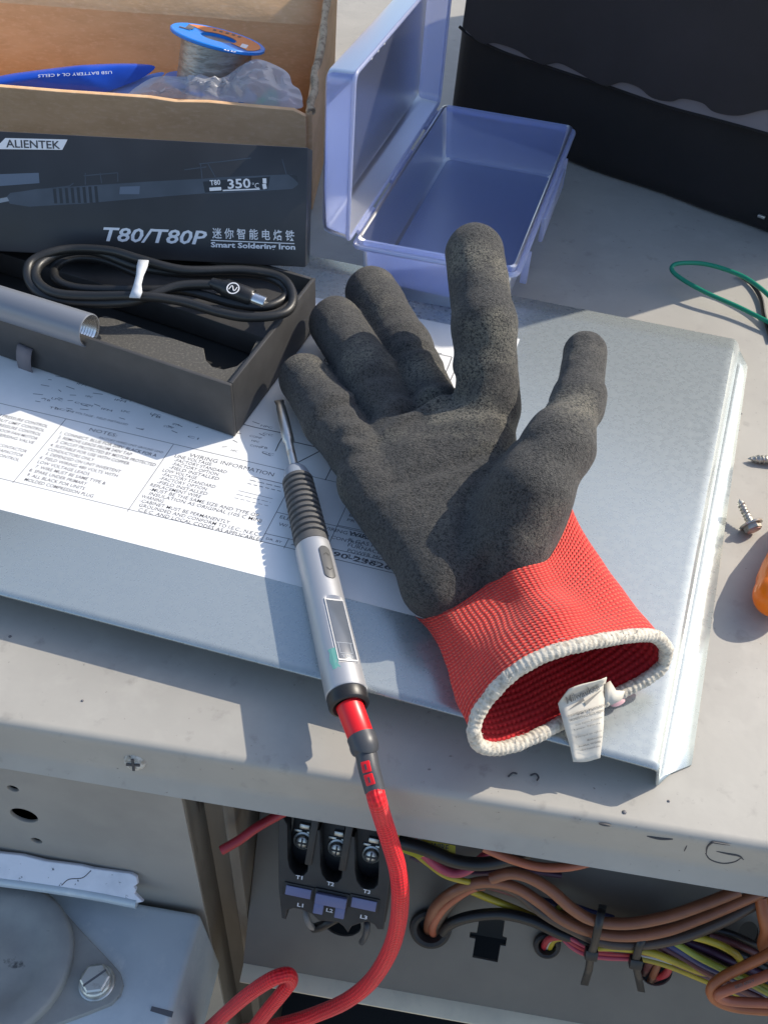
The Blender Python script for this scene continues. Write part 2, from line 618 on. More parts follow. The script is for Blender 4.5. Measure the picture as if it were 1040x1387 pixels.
M['spool'] = mat('blue_spool_plastic', (0.01, 0.22, 0.72), 0.35)
M['orange_label'] = mat('orange_label', (0.68, 0.22, 0.07), 0.5)
M['solder'] = mat('solder_wire', (0.42, 0.40, 0.37), 0.38, 0.7, [((0.30, 0.28, 0.25), 0.1, 0.45, 0.6, 3)], (0.3, 0.25, 3), stretch=(1, 1, 4))
M['green_pk'] = mat('green_packet', (0.10, 0.42, 0.18), 0.5)
M['pink_pk'] = mat('pink_packet', (0.60, 0.36, 0.38), 0.5)
M['bag_clear'] = clear_mat('clear_polythene', (0.78, 0.80, 0.84), 0.52, 0.5, 0.0, 1.0, 0.12, 0.2)
M['box_clear'] = clear_mat('milky_blue_plastic', (0.44, 0.56, 0.99), 0.66, 0.3, 0.15, 0.05, 0.02)
M['box_rim'] = clear_mat('milky_blue_plastic_thick', (0.62, 0.69, 0.98), 0.32, 0.3, 0.2)
M['fabric'] = mat('black_nylon', (0.006, 0.005, 0.006), 0.85, 0, [((0.010, 0.008, 0.009), 0.02, 0.4, 0.7, 3)], (0.5, 0.12, 2), (0.01, 4.0, 2), sheen=0.05)
M['fabric_flap'] = mat('black_flap_fabric', (0.019, 0.015, 0.0165), 0.8, 0, [((0.027, 0.021, 0.023), 0.015, 0.4, 0.7, 4)], (0.5, 0.12, 2), (0.01, 4.0, 2), sheen=0.05)
M['fabric_trim'] = mat('grey_binding_fabric', (0.17, 0.155, 0.17), 0.75, 0, None, (0.5, 0.12, 2))
M['green_w'] = mat('green_wire', (0.0, 0.21, 0.12), 0.35)
M['orange'] = mat('orange_plastic', (1.0, 0.22, 0.004), 0.3, 0, None, (0.2, 0.02, 2))
M['rust_screw'] = mat('zinc_screw', (0.52, 0.50, 0.44), 0.38, 0.75, [((0.33, 0.3, 0.24), 0.3, 0.5, 0.7, 4)])
M['pink_head'] = mat('rusty_screw_head', (0.52, 0.31, 0.28), 0.5, 0.5, [((0.42, 0.25, 0.2), 0.4, 0.45, 0.7, 4)])
M['alu'] = mat('silver_barrel', (0.44, 0.445, 0.46), 0.42, 0.5, None, (2.0, 0.008, 2))
M['grip'] = mat('grip_rubber', (0.085, 0.083, 0.082), 0.62, 0, [((0.12, 0.118, 0.115), 0.5, 0.5, 0.8, 3)], (1.0, 0.04, 2))
M['ferrule'] = mat('grey_ferrule', (0.30, 0.34, 0.40), 0.42, 0.2)
M['steel'] = mat('tip_steel', (0.70, 0.68, 0.64), 0.38, 0.95, [((0.5, 0.33, 0.2), 0.12, 0.55, 0.75, 3)])
M['button'] = mat('grey_button', (0.10, 0.10, 0.10), 0.5)
M['button_mark'] = mat('button_mark', (0.03, 0.03, 0.03), 0.5)
M['screen'] = mat('dark_screen', (0.11, 0.125, 0.15), 0.18, 0, [((0.10, 0.115, 0.14), 0.15, 0.4, 0.65, 4)], spec=0.6)
M['screen_ink'] = mat('screen_marks', (0.33, 0.36, 0.40), 0.3)
M['green_smear'] = mat('teal_smear', (0.16, 0.40, 0.34), 0.4)
M['black_pl'] = mat('black_plastic', (0.015, 0.015, 0.016), 0.4, 0, None, (0.5, 0.02, 2))
M['grey_boot'] = mat('dark_grey_boot', (0.055, 0.058, 0.065), 0.42, 0, None, (0.5, 0.02, 2))
M['red_pl'] = mat('red_plug', (0.78, 0.012, 0.018), 0.35)
M['braid'] = weave_mat('red_braid', (0.84, 0.012, 0.022), (0.55, 0.004, 0.010), 0.42, 7, 0.30, 0.45, 'braid', 0.1)
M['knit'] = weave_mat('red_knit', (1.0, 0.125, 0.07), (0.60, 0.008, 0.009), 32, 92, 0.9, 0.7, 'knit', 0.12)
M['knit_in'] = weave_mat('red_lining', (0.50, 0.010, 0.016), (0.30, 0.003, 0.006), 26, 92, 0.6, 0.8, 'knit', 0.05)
M['hem'] = mat('cream_overlock', (0.60, 0.55, 0.46), 0.85, 0, [((0.36, 0.32, 0.26), 0.5, 0.46, 0.66, 4)], (1.2, 0.3, 3), sheen=0.2, spec=0.2)
M['tag'] = mat('cream_tag', (0.66, 0.62, 0.54), 0.75, 0, [((0.56, 0.52, 0.45), 0.06, 0.4, 0.7, 4)], (0.1, 0.4, 3), spec=0.2)
M['tag_ink'] = mat('faded_ink', (0.20, 0.19, 0.175), 0.7)
M['contactor'] = mat('contactor_plastic', (0.022, 0.021, 0.021), 0.5, 0, [((0.033, 0.032, 0.031), 0.1, 0.4, 0.7, 3)], (0.5, 0.03, 2))
M['contactor_dk'] = mat('contactor_inside', (0.014, 0.014, 0.015), 0.5)
M['clabel'] = mat('blue_marker', (0.15, 0.17, 0.32), 0.45)
M['rubber'] = mat('black_rubber', (0.016, 0.015, 0.015), 0.6, 0, None, (0.3, 0.06, 3))
M['dark_shade'] = mat('cavity_shade_tone', (0.02, 0.02, 0.02), 0.9)  # near black: shade of deep recesses put into the colour
M['roof'] = mat('roof_membrane', (0.40, 0.355, 0.285), 0.9, 0, [((0.33, 0.295, 0.235), 0.002, 0.4, 0.7, 6)], (0.02, 2.0, 4))
M['screw_paint'] = mat('dirty_painted_screw', (0.55, 0.53, 0.48), 0.5, 0, [((0.30, 0.27, 0.22), 0.35, 0.45, 0.6, 4), ((0.06, 0.05, 0.04), 0.5, 0.58, 0.66, 4)], (0.5, 0.2, 3))
M['chip'] = mat('chipped_paint', (0.68, 0.71, 0.79), 0.5, 0, [((0.54, 0.58, 0.66), 0.05, 0.45, 0.7, 4), ((0.05, 0.07, 0.10), 0.22, 0.63, 0.68, 5)], (0.2, 0.12, 3))


def wire_mat(name, c):
    c = tuple(x * 0.72 for x in c)
    return mat(name, c, 0.4, 0, [(tuple(x * 0.6 for x in c), 0.04, 0.45, 0.75, 3)], (0.15, 0.05, 2))


WM = {k: wire_mat(k + '_insulation', c) for k, c in dict(brown=(0.34, 0.125, 0.062), orange=(0.52, 0.155, 0.05), umber=(0.09, 0.06, 0.045), black=(0.016, 0.016, 0.017), yellow=(0.55, 0.42, 0.03), red=(0.50, 0.035, 0.05), pink=(0.55, 0.07, 0.12), purple=(0.10, 0.04, 0.09), blue=(0.035, 0.045, 0.16), maroon=(0.17, 0.05, 0.05), white=(0.6, 0.6, 0.58), lime=(0.40, 0.44, 0.06), coral=(0.52, 0.155, 0.08)).items()}


def foam_glove_mat():
    m = mat('black_foam_latex', (0.020, 0.020, 0.020), 0.85, 0, None, None, spec=0.25)
    nt = m.node_tree
    b = nt.nodes["Principled BSDF"]
    b.inputs["Sheen Weight"].default_value = 0.12
    b.inputs["Sheen Roughness"].default_value = 0.6
    tc = nt.nodes.new("ShaderNodeTexCoord")

    def noise(scale, detail, rough=0.55, dist=0.0):
        n = nt.nodes.new("ShaderNodeTexNoise")
        n.inputs["Scale"].default_value = scale
        n.inputs["Detail"].default_value = detail
        n.inputs["Roughness"].default_value = rough
        n.inputs["Distortion"].default_value = dist
        nt.links.new(tc.outputs["Object"], n.inputs["Vector"])
        return n.outputs[0]

    def ramp(v, lo, hi):
        r = nt.nodes.new("ShaderNodeMapRange")
        r.interpolation_type = 'SMOOTHSTEP'
        r.inputs["From Min"].default_value, r.inputs["From Max"].default_value = lo, hi
        nt.links.new(v, r.inputs[0])
        return r.outputs[0]

    def mixc(f, a, c):
        x = nt.nodes.new("ShaderNodeMix"); x.data_type = 'RGBA'
        nt.links.new(f, x.inputs[0])
        if isinstance(a, tuple): x.inputs[6].default_value = (*a, 1)
        else: nt.links.new(a, x.inputs[6])
        x.inputs[7].default_value = (*c, 1)
        return x.outputs[2]

    def bump(h, d, prev=None):
        n = nt.nodes.new("ShaderNodeBump")
        n.inputs["Distance"].default_value = d
        nt.links.new(h, n.inputs["Height"])
        if prev is not None: nt.links.new(prev, n.inputs["Normal"])
        return n.outputs[0]

    pits = noise(1080, 3, 0.6, 1.1)                 # crinkled foam: pale ridges, dark pits
    grain = noise(1900, 2)
    ridge = ramp(pits, 0.40, 0.56)
    c = mixc(ridge, (0.013, 0.0128, 0.0128), (0.068, 0.065, 0.060))
    c = mixc(mathn(nt, 'MULTIPLY', ramp(grain, 0.5, 0.7), 0.3), c, (0.10, 0.097, 0.09))
    dust = mathn(nt, 'MULTIPLY', ramp(noise(26, 4), 0.50, 0.68), ridge)
    c = mixc(mathn(nt, 'MULTIPLY', dust, 0.8), c, (0.19, 0.175, 0.135))   # dust rubbed into the palm
    nt.links.new(c, b.inputs["Base Color"])
    n = bump(noise(140, 3), 0.0011)
    n = bump(pits, 0.0009, n)
    n = bump(grain, 0.0003, n)
    nt.links.new(n, b.inputs["Normal"])
    return m


M['glove'] = foam_glove_mat()

#SECTION2
# ================================================================ SETTING
g = 60000.0
obj('roof_ground', (np.array([(-g, -g, -900), (g, -g, -900), (g, g, -900), (-g, g, -900)]), [(0, 1, 2, 3)]), M['roof'], kind='structure', smooth=0)


def solid(o, t):
    md = o.modifiers.new('thickness', 'SOLIDIFY')
    md.thickness = t / 1000
    md.offset = -1


# ---------------------------------------------------------------- the cabinet everything lies on
YF = 174.8
cab = thing('equipment_cabinet', 'beige grey painted steel cabinet with open wiring compartment under its top', 'cabinet', (0, 400, -420))
zl_, zr_ = onY(0, 1041, 170), onY(1040, 1216, 170)
kl_, kr_ = onY(0, 1014, 174.4), onY(1040, 1186, 174.4)
ZK = lambda x: kl_[2] + (x - kl_[0]) * (kr_[2] - kl_[2]) / (kr_[0] - kl_[0])
ZB = lambda x: zl_[2] + (x - zl_[0]) * (zr_[2] - zl_[2]) / (zr_[0] - zl_[0])
rings = []
for x in np.linspace(-700, 560, 43):
    zb = ZB(x)
    zk = ZK(x)
    prof = [(1500, 0), (900, 0), (400, 0), (178.2, 0), (177.0, -0.2), (175.9, -0.8), (175.2, -1.7), (174.85, -3), (174.8, -5)]
    prof += [(174.6, zk + 2), (174.2, zk - 0.2), (173.4, zk - 1.8), (170.5, zb + 0.9), (170.1, zb + 0.3), (170.6, zb - 0.3), (172.0, zb - 0.2), (178, zb + 1.0), (179, zb + 6)]
    rings.append(np.array([(x, y, z) for y, z in prof]))
top = obj('top_panel', loft(rings, closed=False), M['deck'], cab, smooth=50)

LP = Plane((0, 178, 0), (1, 0, 0), n=(0, -1, 0))
xl = LP.hit(247, 1090)[0]
xr1 = onY(300, 1095, 184)[0]
xr2 = onY(318, 1098, 184)[0]
out = [(-700, -420), (xl, -420), (xl, -30), (-700, -30)]
holes = []
for (px, py, rx) in ((33, 1105, 20), (18, 1068.5, 9), (50, 1139, 8.5)):
    c = LP.hit(px, py)
    holes.append(circle(c, rx / scale_at(LP.pt(*c)), 24)[::-1])
fp = obj('front_panel', plate2d(LP, [out] + holes, 1.2, 0, 0.25), M['inner_front'], cab)
prof = [(xl - 3, 178.6), (xl + 0.6, 179), (xl + 0.9, 181), (xl + 0.9, 196), (xl + 5, 197.4), (xl + 9, 197.4), (xl + 9.8, 199), (xr1 - 1.2, 199), (xr1 - 0.4, 198), (xr1, 185), (xr1 + 0.6, 184), (xr2 - 0.5, 184), (xr2, 184.8), (xr2, 262)]
rings = [np.array([(x, y, z) for x, y in prof]) for z in (-420, -300, -200, -110, -20)]
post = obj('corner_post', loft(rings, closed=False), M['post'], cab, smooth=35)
solid(post, 1.0)

CPN = np.array([0, -0.819, 0.574])
CP = Plane((0, 215, -112), (1, 0, 0), n=CPN)


def onC(px, py, w=0.0):
    return CP.hit3(px, py, w)


b0 = CP.hit(450, 1326)[1]
aL = xr2 + 0.6
outl = [(aL, b0), (330, b0), (330, 112), (aL, 112)]
cut = []


def cut_px(pts):
    cut.append([tuple(CP.hit(*p)) for p in pts])


cut_px([(649, 1241), (684, 1247), (681, 1268), (687, 1270), (685, 1282), (678, 1281), (674, 1304), (639, 1297), (643, 1272), (635, 1270), (636, 1262), (645, 1263)])


def cut_circle(px, py, rpx, ry=None):
    c = CP.hit(px, py)
    r = rpx / scale_at(CP.pt(*c))
    cut.append(circle(c, r, 26, (ry or rpx) / scale_at(CP.pt(*c))))
    return c, r


g1, g1r = cut_circle(583, 1255, 20)
g2, g2r = cut_circle(740, 1277, 13)
cut_circle(464, 1252, 26, 18)
cut_circle(888, 1316, 22)
cut_circle(1012, 1266, 14, 20)
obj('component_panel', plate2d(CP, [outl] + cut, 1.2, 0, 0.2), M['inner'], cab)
yb, zb = CP.pt(0, b0)[1:]
lipq = [(aL, yb + 0.4, zb), (330, yb + 0.4, zb), (330, yb - 8, zb - 2.2), (aL, yb - 8, zb - 2.2)]
obj('panel_flange', quadbox(lipq[::-1], (0, 0, -1), 1.2, 0.3), M['flange'], cab)
for (c, r) in ((g1, g1r), (g2, g2r)):
    gx = CP.x
    obj('grommet', lathe(CP.pt(c[0], c[1], -4), CP.n, [(0, r * 0.99), (3.6, r * 0.99), (4.2, r * 1.32), (5.5, r * 1.42), (7.2, r * 1.36), (7.9, r * 1.15), (7.4, r * 0.92), (5, r * 0.8), (1, r * 0.78), (-2, r * 0.8)], 32), M['rubber'], cab)
# closing walls of the case, darkened in colour for the shade inside
obj('side_panel', quadbox([(335, 178, -420), (335, 1500, -420), (335, 1500, -2), (335, 178, -2)], (1, 0, 0), 1.2), M['inner'], cab)
obj('side_panel', quadbox([(-702, 178, -420), (-702, 1500, -420), (-702, 1500, -2), (-702, 178, -2)], (1, 0, 0), 1.2), M['inner'], cab)
obj('back_panel', quadbox([(-700, 1499, -420), (334, 1499, -420), (334, 1499, -2), (-700, 1499, -2)], (0, -1, 0), 1.2), M['inner'], cab)
obj('base_pan', quadbox([(-700, 100, -421), (334, 100, -421), (334, 1499, -421), (-700, 1499, -421)], (0, 0, -1), 2), M['dark_shade'], cab)
obj('inner_bulkhead', quadbox([(aL - 30, 300, -420), (334, 300, -420), (334, 275, -3), (aL - 30, 275, -3)], (0, 1, 0), 1.2), M['dark_shade'], cab)

# the cross-head screw in the lip, its paint chipped
sc = onY(183, 1031, 174.5)
sax = np.array([0.05, -0.93, 0.35])
scr = obj('lip_screw', lathe(sc - unit(sax) * 0.4, sax, [(0, 4.2), (0.6, 4.1), (1.4, 3.5), (2.0, 2.6), (2.25, 1.4), (2.3, 0.2)], 24), M['screw_paint'], cab)
spl = Plane(sc + unit(sax) * 1.95, (1, 0, 0.1), n=sax)
obj('cross_slot', join(pbox(spl, -2.6, 2.6, -0.45, 0.45, 0, 0.5), pbox(spl, -0.45, 0.45, -2.6, 2.6, 0.004, 0.504)), M['ink'], scr)

# scuffs and a ring scratch on the lip
FP = Plane((0, 173.4, -12), (1, 0, -0.0), n=(0, -1, 0.05))
ringpts = [(956, 1163), (958, 1150), (968, 1142), (983, 1138), (994, 1138)]
ring2 = [(955, 1160), (962, 1169), (978, 1174), (994, 1172), (1004, 1166)]
ring3 = [(970, 1157), (985, 1160), (1000, 1163), (1007, 1169)]
for pts, wd in ((ringpts, 0.8), (ring2, 0.9), (ring3, 1.0), ([(876, 1136), (893, 1139), (911, 1140)], 1.3), ([(813, 1112), (830, 1114)], 1.2), ([(930, 1149), (926, 1158)], 0.5)):
    q = catmull([FP.hit3(*p, 0.0) for p in pts], 6)
    for v_ in q:
        zb_ = ZB(v_[0]); zk_ = ZK(v_[0])
        v_[1] = 174.75 if v_[2] > zk_ else np.interp(v_[2], [zb_ + 1, zk_ - 1.8, zk_], [170.4, 173.3, 174.3])
        v_[2] = min(v_[2], -1.5)
    n = len(q)
    rr = wd * 0.5 * np.sin(np.linspace(0.15, math.pi - 0.15, n)) ** 0.6
    obj('scuff_mark', tube(q, np.maximum(rr, 0.08), 6), M['ink'], cab)
for i, (px, py) in enumerate(((14, 862), (112, 949), (845, 1100), (905, 1085), (1003, 560), (950, 905))):
    c = P(px, py, 0.15)
    rr = random.uniform(0.5, 1.1)
    obj('dirt_speck', lathe(c, (0, 0, 1), [(-0.1, rr), (0.15, rr * 0.8), (0.3, rr * 0.3)], 7), M['ink_grey'], cab)

# ---------------------------------------------------------------- galvanised access panel with the wiring label
ZP = 13.5
PU = unit(np.array([258, -34.0, 0]))
PO = P(0, 815, ZP)
PL = Plane(PO, PU, n=(0, 0, 1))               # a along the front edge, b to the back, top face at w=0
ap = thing('access_panel', 'flat galvanised sheet metal panel with bent edge and white wiring label, lying on the cabinet', 'metal panel', (PO[0] + 100, PO[1] + 100, 0))
FR, BR = P(893, 1043, ZP), P(998, 460, ZP)
FR1, BR1 = P(890, 1064, 1.2), P(1001, 474, 1.2)
FR2, BR2 = P(935, 1045, 1.2), P(1012, 497, 1.2)
FL, BL = PO - PU * 330, PL.pt(-330, 287.5)


def edge(c, d1, d2, tail):
    """profile across the panel at one end: far left, bend, drop, foot"""
    o = unit(d2 - d1)
    pts = [tail, c - PU * 90, c - PU * 30, c - PU * 6, c - PU * 5, c - PU * 3.2, c - PU * 1.2 + [0, 0, -0.25], c + [0, 0, -1.3]]
    dn = d1 - c
    pts += [c + dn * 0.35, c + dn * 0.8, d1 + [0, 0, 0.3], d1 + o * 0.4, d2]
    return np.array(pts)


e0, e1_ = edge(FR, FR1, FR2, FL), edge(BR, BR1, BR2, BL)
rings = [e0 * (1 - t) + e1_ * t for t in (0, 0.012, 0.05, 0.2, 0.4, 0.6, 0.8, 0.95, 1)]
rings[0] = e0.copy(); rings[0][-1] += (e1_[-1] - e0[-1]) * 0.012 - unit(FR2 - FR1) * 9
sh = obj('sheet', loft(rings, closed=False), M['galv'], ap, smooth=30)
solid(sh, 1.0)

LBW = 0.12
lab_b0, lab_b1, lab_a0, lab_a1 = 44.5, 246, -150, 161
lab = obj('wiring_label', pbox(PL, lab_a0, lab_a1, lab_b0, lab_b1, 0.01, LBW), M['paper'], ap, smooth=0)
pr = []
TW = LBW + 0.06


def L(a, b, c, d, wd=0.28):
    pr.append(strip2d(PL, [(a, b), (c, d)], wd, TW, True))


def T(body, a, b, wid, cap, bold=0.0):
    pr.append(lettering(PL, body, (a, b), (a + wid, b), cap, TW, bold, local=True))


# rules of the table
for (a, b, c, d) in ((-140, 107, 157, 107.5), (-140, 60.3, 157, 63.5), (-31, 60.5, -31, 107), (24, 60.5, 24, 107), (84.5, 61.5, 84.5, 107.2), (157, 63.5, 157, 107.5), (84.5, 67.5, 157, 69.5), (84.5, 81, 157, 82), (112, 69, 112, 107), (95, 62, 95, 68), (112, 82, 157, 84)):
    L(a, b, c, d)
T('NOTES:', -17, 103, 14, 2.2)
T('FACTORY WIRED UNIT GROUND LEAD', -10, 99.7, 32, 1.3)
notes = ['1. CONNECT. BLUE FOR 208V. BLACK FOR A', '2. REMOVE LEADS FROM 240V TAP', '3. CIRCUIT PROTECTED BY MOTOR PROTECTED', '4. SUITABLE FOR USE WITH COPPER', '   CONDUCTORS ONLY', '5. DEPENDED ON UNIT INVERTENT', '6. FIELD WIRING 480 VOLTS WITH', '   LOW VOLTAGE LEADS', '7. WIRE MUST BE SAME TYPE &', '8. SPARE UNDER PRIMARY', '9. ALL BLACK FOR UNITS', '   MOLDED COMPRESSION PLUG']
for i, s in enumerate(notes):
    T(s, -28.5 + (i % 3) * 0.6, 96.5 - i * 3.0, min(50, len(s) * 1.28), 1.95, 0.012)
left = ['HIGH PRESSURE CONTROL', 'ROLLOUT LIMIT CONTROL', 'LOW PRESSURE CONTROL', 'INDOOR FAN MOTOR', 'REVERSING VALVE', '', 'COMPRESSOR CONTACTOR', 'RUN CAPACITOR', 'FAN TIMER CONTROL']
for i, s in enumerate(left):
    if s: T(s, -36 - len(s) * 1.45, 98.5 - i * 3.1, len(s) * 1.45, 1.9, 0.01)
T('WIRING INFORMATION', 34, 101.7, 41, 2.4)
wi = [(28, 'LINE VOLTAGE'), (29, '-FACTORY STANDARD'), (29, '-FACTORY OPTION'), (29, '-FIELD INSTALLED'), (27, 'LOW VOLTAGE'), (28, '-FACTORY STANDARD'), (28, '-FACTORY OPTION'), (28, '-FIELD INSTALLED'), (26, 'REPLACEMENT WIRE'), (27, '-MUST BE THE SAME SIZE AND TYPE OF'), (28, ' INSULATION AS ORIGINAL (105 C MIN)'), (25.5, 'WARNING'), (26, '-CABINET MUST BE PERMANENTLY'), (27, ' GROUNDED AND CONFORM TO I.E.C., N.E.C.,'), (28, ' C.E.C. AND LOCAL CODES AS APPLICABLE.')]
for i, (a, s) in enumerate(wi):
    T(s, a, 99.2 - i * 2.62, min(56, len(s) * 1.5), 1.95, 0.006)
for i, b in enumerate((98.6, 96.2, 93.8, 88.2, 85.8, 83.4)):
    a0, a1 = (66, 82) if i < 3 else (64, 80)
    if i in (0, 3):
        L(a0, b, a1, b, 0.35 if i == 0 else 0.2)
    else:
        x = a0
        while x < a1:
            L(x, b, min(x + (3.0 if i in (1, 4) else 1.8), a1), b, 0.35 if i < 3 else 0.22)
            x += 3.9 if i in (1, 4) else 2.8
# the right hand boxes, partly under the iron and the glove
T('ELECTRICAL WIRING DIAGRAM', 87, 78, 46, 1.9)
T('W/ INTEGRATED CONTROL', 88, 73.8, 38, 1.8)
T('WIRE COLOR CODE', 113.5, 98, 38, 2.1, 0.012)
for i, s in enumerate(('BK  BLACK    G  GREEN', 'BL  BLUE     O  ORANGE', 'BR  BROWN   PK  PINK', 'PR  PURPLE   Y  YELLOW')):
    T(s, 115, 94.6 - i * 2.9, 36, 1.5)
T('WIRING DIAGRAM', 118, 78.3, 36, 2.3, 0.012)
for i, s in enumerate(('% GAS PACKAGE', 'FURNACE UNITS', 'POWER MODULE', '3 PHASE')):
    T(s, 119 + i * 0.8, 74.6 - i * 3.0, len(s) * 1.9, 2.0)
T('90-23626-05', 115.5, 64.6, 34, 2.6, 0.02)
T('DR. BY', 86, 64.4, 7, 1.2); T('APP.', 97, 64.6, 6, 1.2); T('NO.', 113, 67.6, 3, 1.0)
# circuit drawing higher up on the label
rnd = random.Random(4)
for (x0, y0) in ((70, 118), (86, 128), (74, 150), (98, 160), (104, 138), (118, 150), (126, 170), (134, 190), (140, 205), (120, 200), (110, 180), (90, 185)):
    for k in range(5):
        x1, y1 = x0 + rnd.choice((-1, 1)) * rnd.uniform(4, 17), y0 + rnd.uniform(-1, 1)
        if rnd.random() < 0.5:
            x1, y1 = x0 + rnd.uniform(-0.5, 0.5), y0 + rnd.uniform(5, 16)
        L(x0, y0, x1, y1, 0.5)
        x0, y0 = x1, y1
L(79, 109, 92, 129, 0.55); L(70, 127, 88, 127, 0.55); L(76, 140, 94, 152, 0.6); L(98, 107, 98, 130, 0.4)
for k in range(70):
    x0, y0 = rnd.uniform(-60, 66), rnd.uniform(111, 135)
    if rnd.random() < 0.5:
        L(x0, y0, x0 + rnd.uniform(1, 5), y0 + rnd.uniform(-1, 1), 0.35)
    else:
        T(rnd.choice(('CC', 'HPC', 'LPC', 'COMP', 'IFM', 'TB', 'C1')), x0, y0, rnd.uniform(3, 6), 1.3)
T('LINE VOLTAGE - FIELD INSTALLED', -34, 112.2, 32, 1.3)
T('115V / 60 HZ', 104, 112, 18, 1.4, 0.01)
obj('label_print', join(*[p for p in pr if len(p[0])]), M['ink_grey'], lab, smooth=0)

# ---------------------------------------------------------------- weathered housing, lower left
ZH = -145.0
hb, hr = P(272, 1243, ZH), P(228, 1387, ZH)
hd = unit(hr - hb)
hs = thing('zinc_housing', 'weathered blue grey zinc box with a bolted round cover, below the cabinet lip', 'housing', (hb[0] - 90, 120, ZH - 60))
c8 = [np.array((-420, 175.5, ZH)), hb * [1, 0, 1] + [0, 175.5, 0], hb + hd * 130, np.array((-420, 40, ZH))]
lowq = [q + [0, 0, -60] for q in c8]
lowq[1] = lowq[1] + [5, 0, 0]; lowq[2] = lowq[2] + [8, 0, 0]
obj('case', hexa([lowq[0], lowq[3], lowq[2], lowq[1], c8[0], c8[3], c8[2], c8[1]], 3.0, 3), M['galv_old'], hs)
slot = P(220, 1369, ZH + 0.1)
obj('stamped_slot', quadbox([slot + q for q in (np.array([-5, -1, 0]), np.array([5, -2, 0]), np.array([5, 0.4, 0]), np.array([-5, 1, 0]))], (0, 0, 1), 0.25), M['ink_grey'], hs)
dc = P(-8, 1302, ZH + 5)
dr = 105 / scale_at(dc)
bc = P(132, 1332, ZH + 3)
HZ = Plane((0, 0, ZH + 3.0), (1, 0, 0), n=(0, 0, 1))
lug = [HZ.hit(*p) for p in ((30, 1190), (62, 1207), (110, 1262), (150, 1304), (162, 1318), (166, 1332), (162, 1346), (150, 1358), (120, 1370), (60, 1392), (0, 1400), (-60, 1380), (-100, 1300), (-40, 1210))]
obj('cover_lug', plate2d(HZ, [lug], 2.6, 0, 0.4), M['disc'], hs)
obj('round_cover', lathe((dc[0], dc[1], ZH + 3), (0, 0, 1), [(0, dr), (3.4, dr), (4.6, dr - 0.6), (5.2, dr - 1.8), (5.0, dr * 0.82), (4.6, dr * 0.64), (3.4, dr * 0.60), (3.0, dr * 0.3), (3.6, dr * 0.12), (3.7, 0)], 56), M['disc'], hs)
br_ = 21.5 / scale_at(bc)
bw = obj('cover_bolt', join(lathe((bc[0], bc[1], ZH + 3), (0, 0, 1), [(0, br_ * 1.12), (1.0, br_ * 1.12), (1.3, br_ * 1.05)], 32), lathe((bc[0], bc[1], ZH + 4.3), (0, 0, 1), [(0, br_), (2.6, br_ * 0.99), (3.3, br_ * 0.9)], 32), lathe((bc[0], bc[1], ZH + 5), (0, 0, 1), [(0, br_ * 0.95), (4.2, br_ * 0.93), (4.8, br_ * 0.82)], 6, ref=(1, 0.3, 0))), M['bolt'], hs, smooth=30)
BP = Plane((bc[0], bc[1], ZH + 9.8), unit(P(152, 1318, ZH) - P(112, 1346, ZH)), n=(0, 0, 1))
obj('bolt_slot', pbox(BP, -br_ * 0.78, br_ * 0.78, -0.5, 0.5, -0.2, 0.06), M['ink_grey'], bw)

SPn = np.array([0.02, -0.75, 0.66])
SP = Plane(onY(100, 1192, 171), (1, 0, 0), n=SPn)
stp = [(-60, 1148), (0, 1157), (30, 1160), (62, 1168), (110, 1174), (126, 1178), (178, 1185), (184, 1189), (185, 1197), (179, 1201), (183, 1205), (181, 1211), (191, 1221), (186, 1222), (130, 1212), (60, 1203), (0, 1196), (-60, 1188)]
stq = thing('paint_strip', 'pale blue grey paint chipped metal strip behind the zinc box', 'strip', SP.pt(*SP.hit(60, 1200)))
obj('painted_face', plate2d(SP, [[SP.hit(*p) for p in stp]], 1.6, 0, 0.5), M['chip'], stq)
q = catmull([SP.hit3(*p, -1.5) for p in ((-60, 1186), (0, 1193), (60, 1201), (130, 1212), (186, 1223))], 5)
obj('bare_edge', tube(q, 2.6, 10), M['galv_old'], stq)
obj('paint_crack', tube(catmull([SP.hit3(*p, 0.0) for p in ((84, 1199), (94, 1191), (112, 1189), (124, 1179))], 5), 0.22, 5), M['ink'], stq)

# ================================================================ BACKGROUND
# ---------------------------------------------------------------- black soft bag
bR, bL = P(1040, 318, 0), P(770, 221, 0)
bd = unit(bR - bL)
BN = unit(np.array([bd[1], -bd[0], 0]))       # out of the front face, towards the camera
BG = Plane(bL, bd, n=BN)                      # a along the foot, b up
bag = thing('tool_bag', 'large black soft tool bag with a wavy grey binding, behind the plastic box', 'bag', bL - BN * 90)


def bag_ring(b, grow=0.0):
    """outline of the bag at height b in plan"""
    a0, a1, dpt = -112 + 0.02 * b - grow, 204 + grow, 480
    pts = []
    n = 14
    corner = 18
    def arc(ca, cd, s, e):
        for k in range(6):
            t = s + (e - s) * k / 5
            pts.append((ca + (corner + grow * 0) * math.cos(t), cd + corner * math.sin(t)))
    arc(a0 + corner, corner - grow, math.pi * 1.5, math.pi)
    for k in range(1, 6): pts.append((a0, corner + (dpt - 2 * corner) * k / 6))
    arc(a0 + corner, dpt - corner, math.pi, math.pi / 2)
    for k in range(1, 10): pts.append((a0 + corner + (a1 - a0 - 2 * corner) * k / 10, dpt))
    arc(a1 - corner, dpt - corner, math.pi / 2, 0)
    for k in range(1, 6): pts.append((a1, dpt - corner - (dpt - 2 * corner) * k / 6))
    arc(a1 - corner, corner - grow, 0, -math.pi / 2)
    for k in range(1, 20): pts.append((a1 - corner - (a1 - a0 - 2 * corner) * k / 20, -grow))
    out = []
    for a, d in pts:
        w = -d + 2.5 * mnoise.noise(Vector((a * 0.02, b * 0.03, d * 0.02)))
        out.append(BG.pt(a + 2 * mnoise.noise(Vector((a * 0.03, b * 0.025, 7))), b, w))
    return np.array(out)


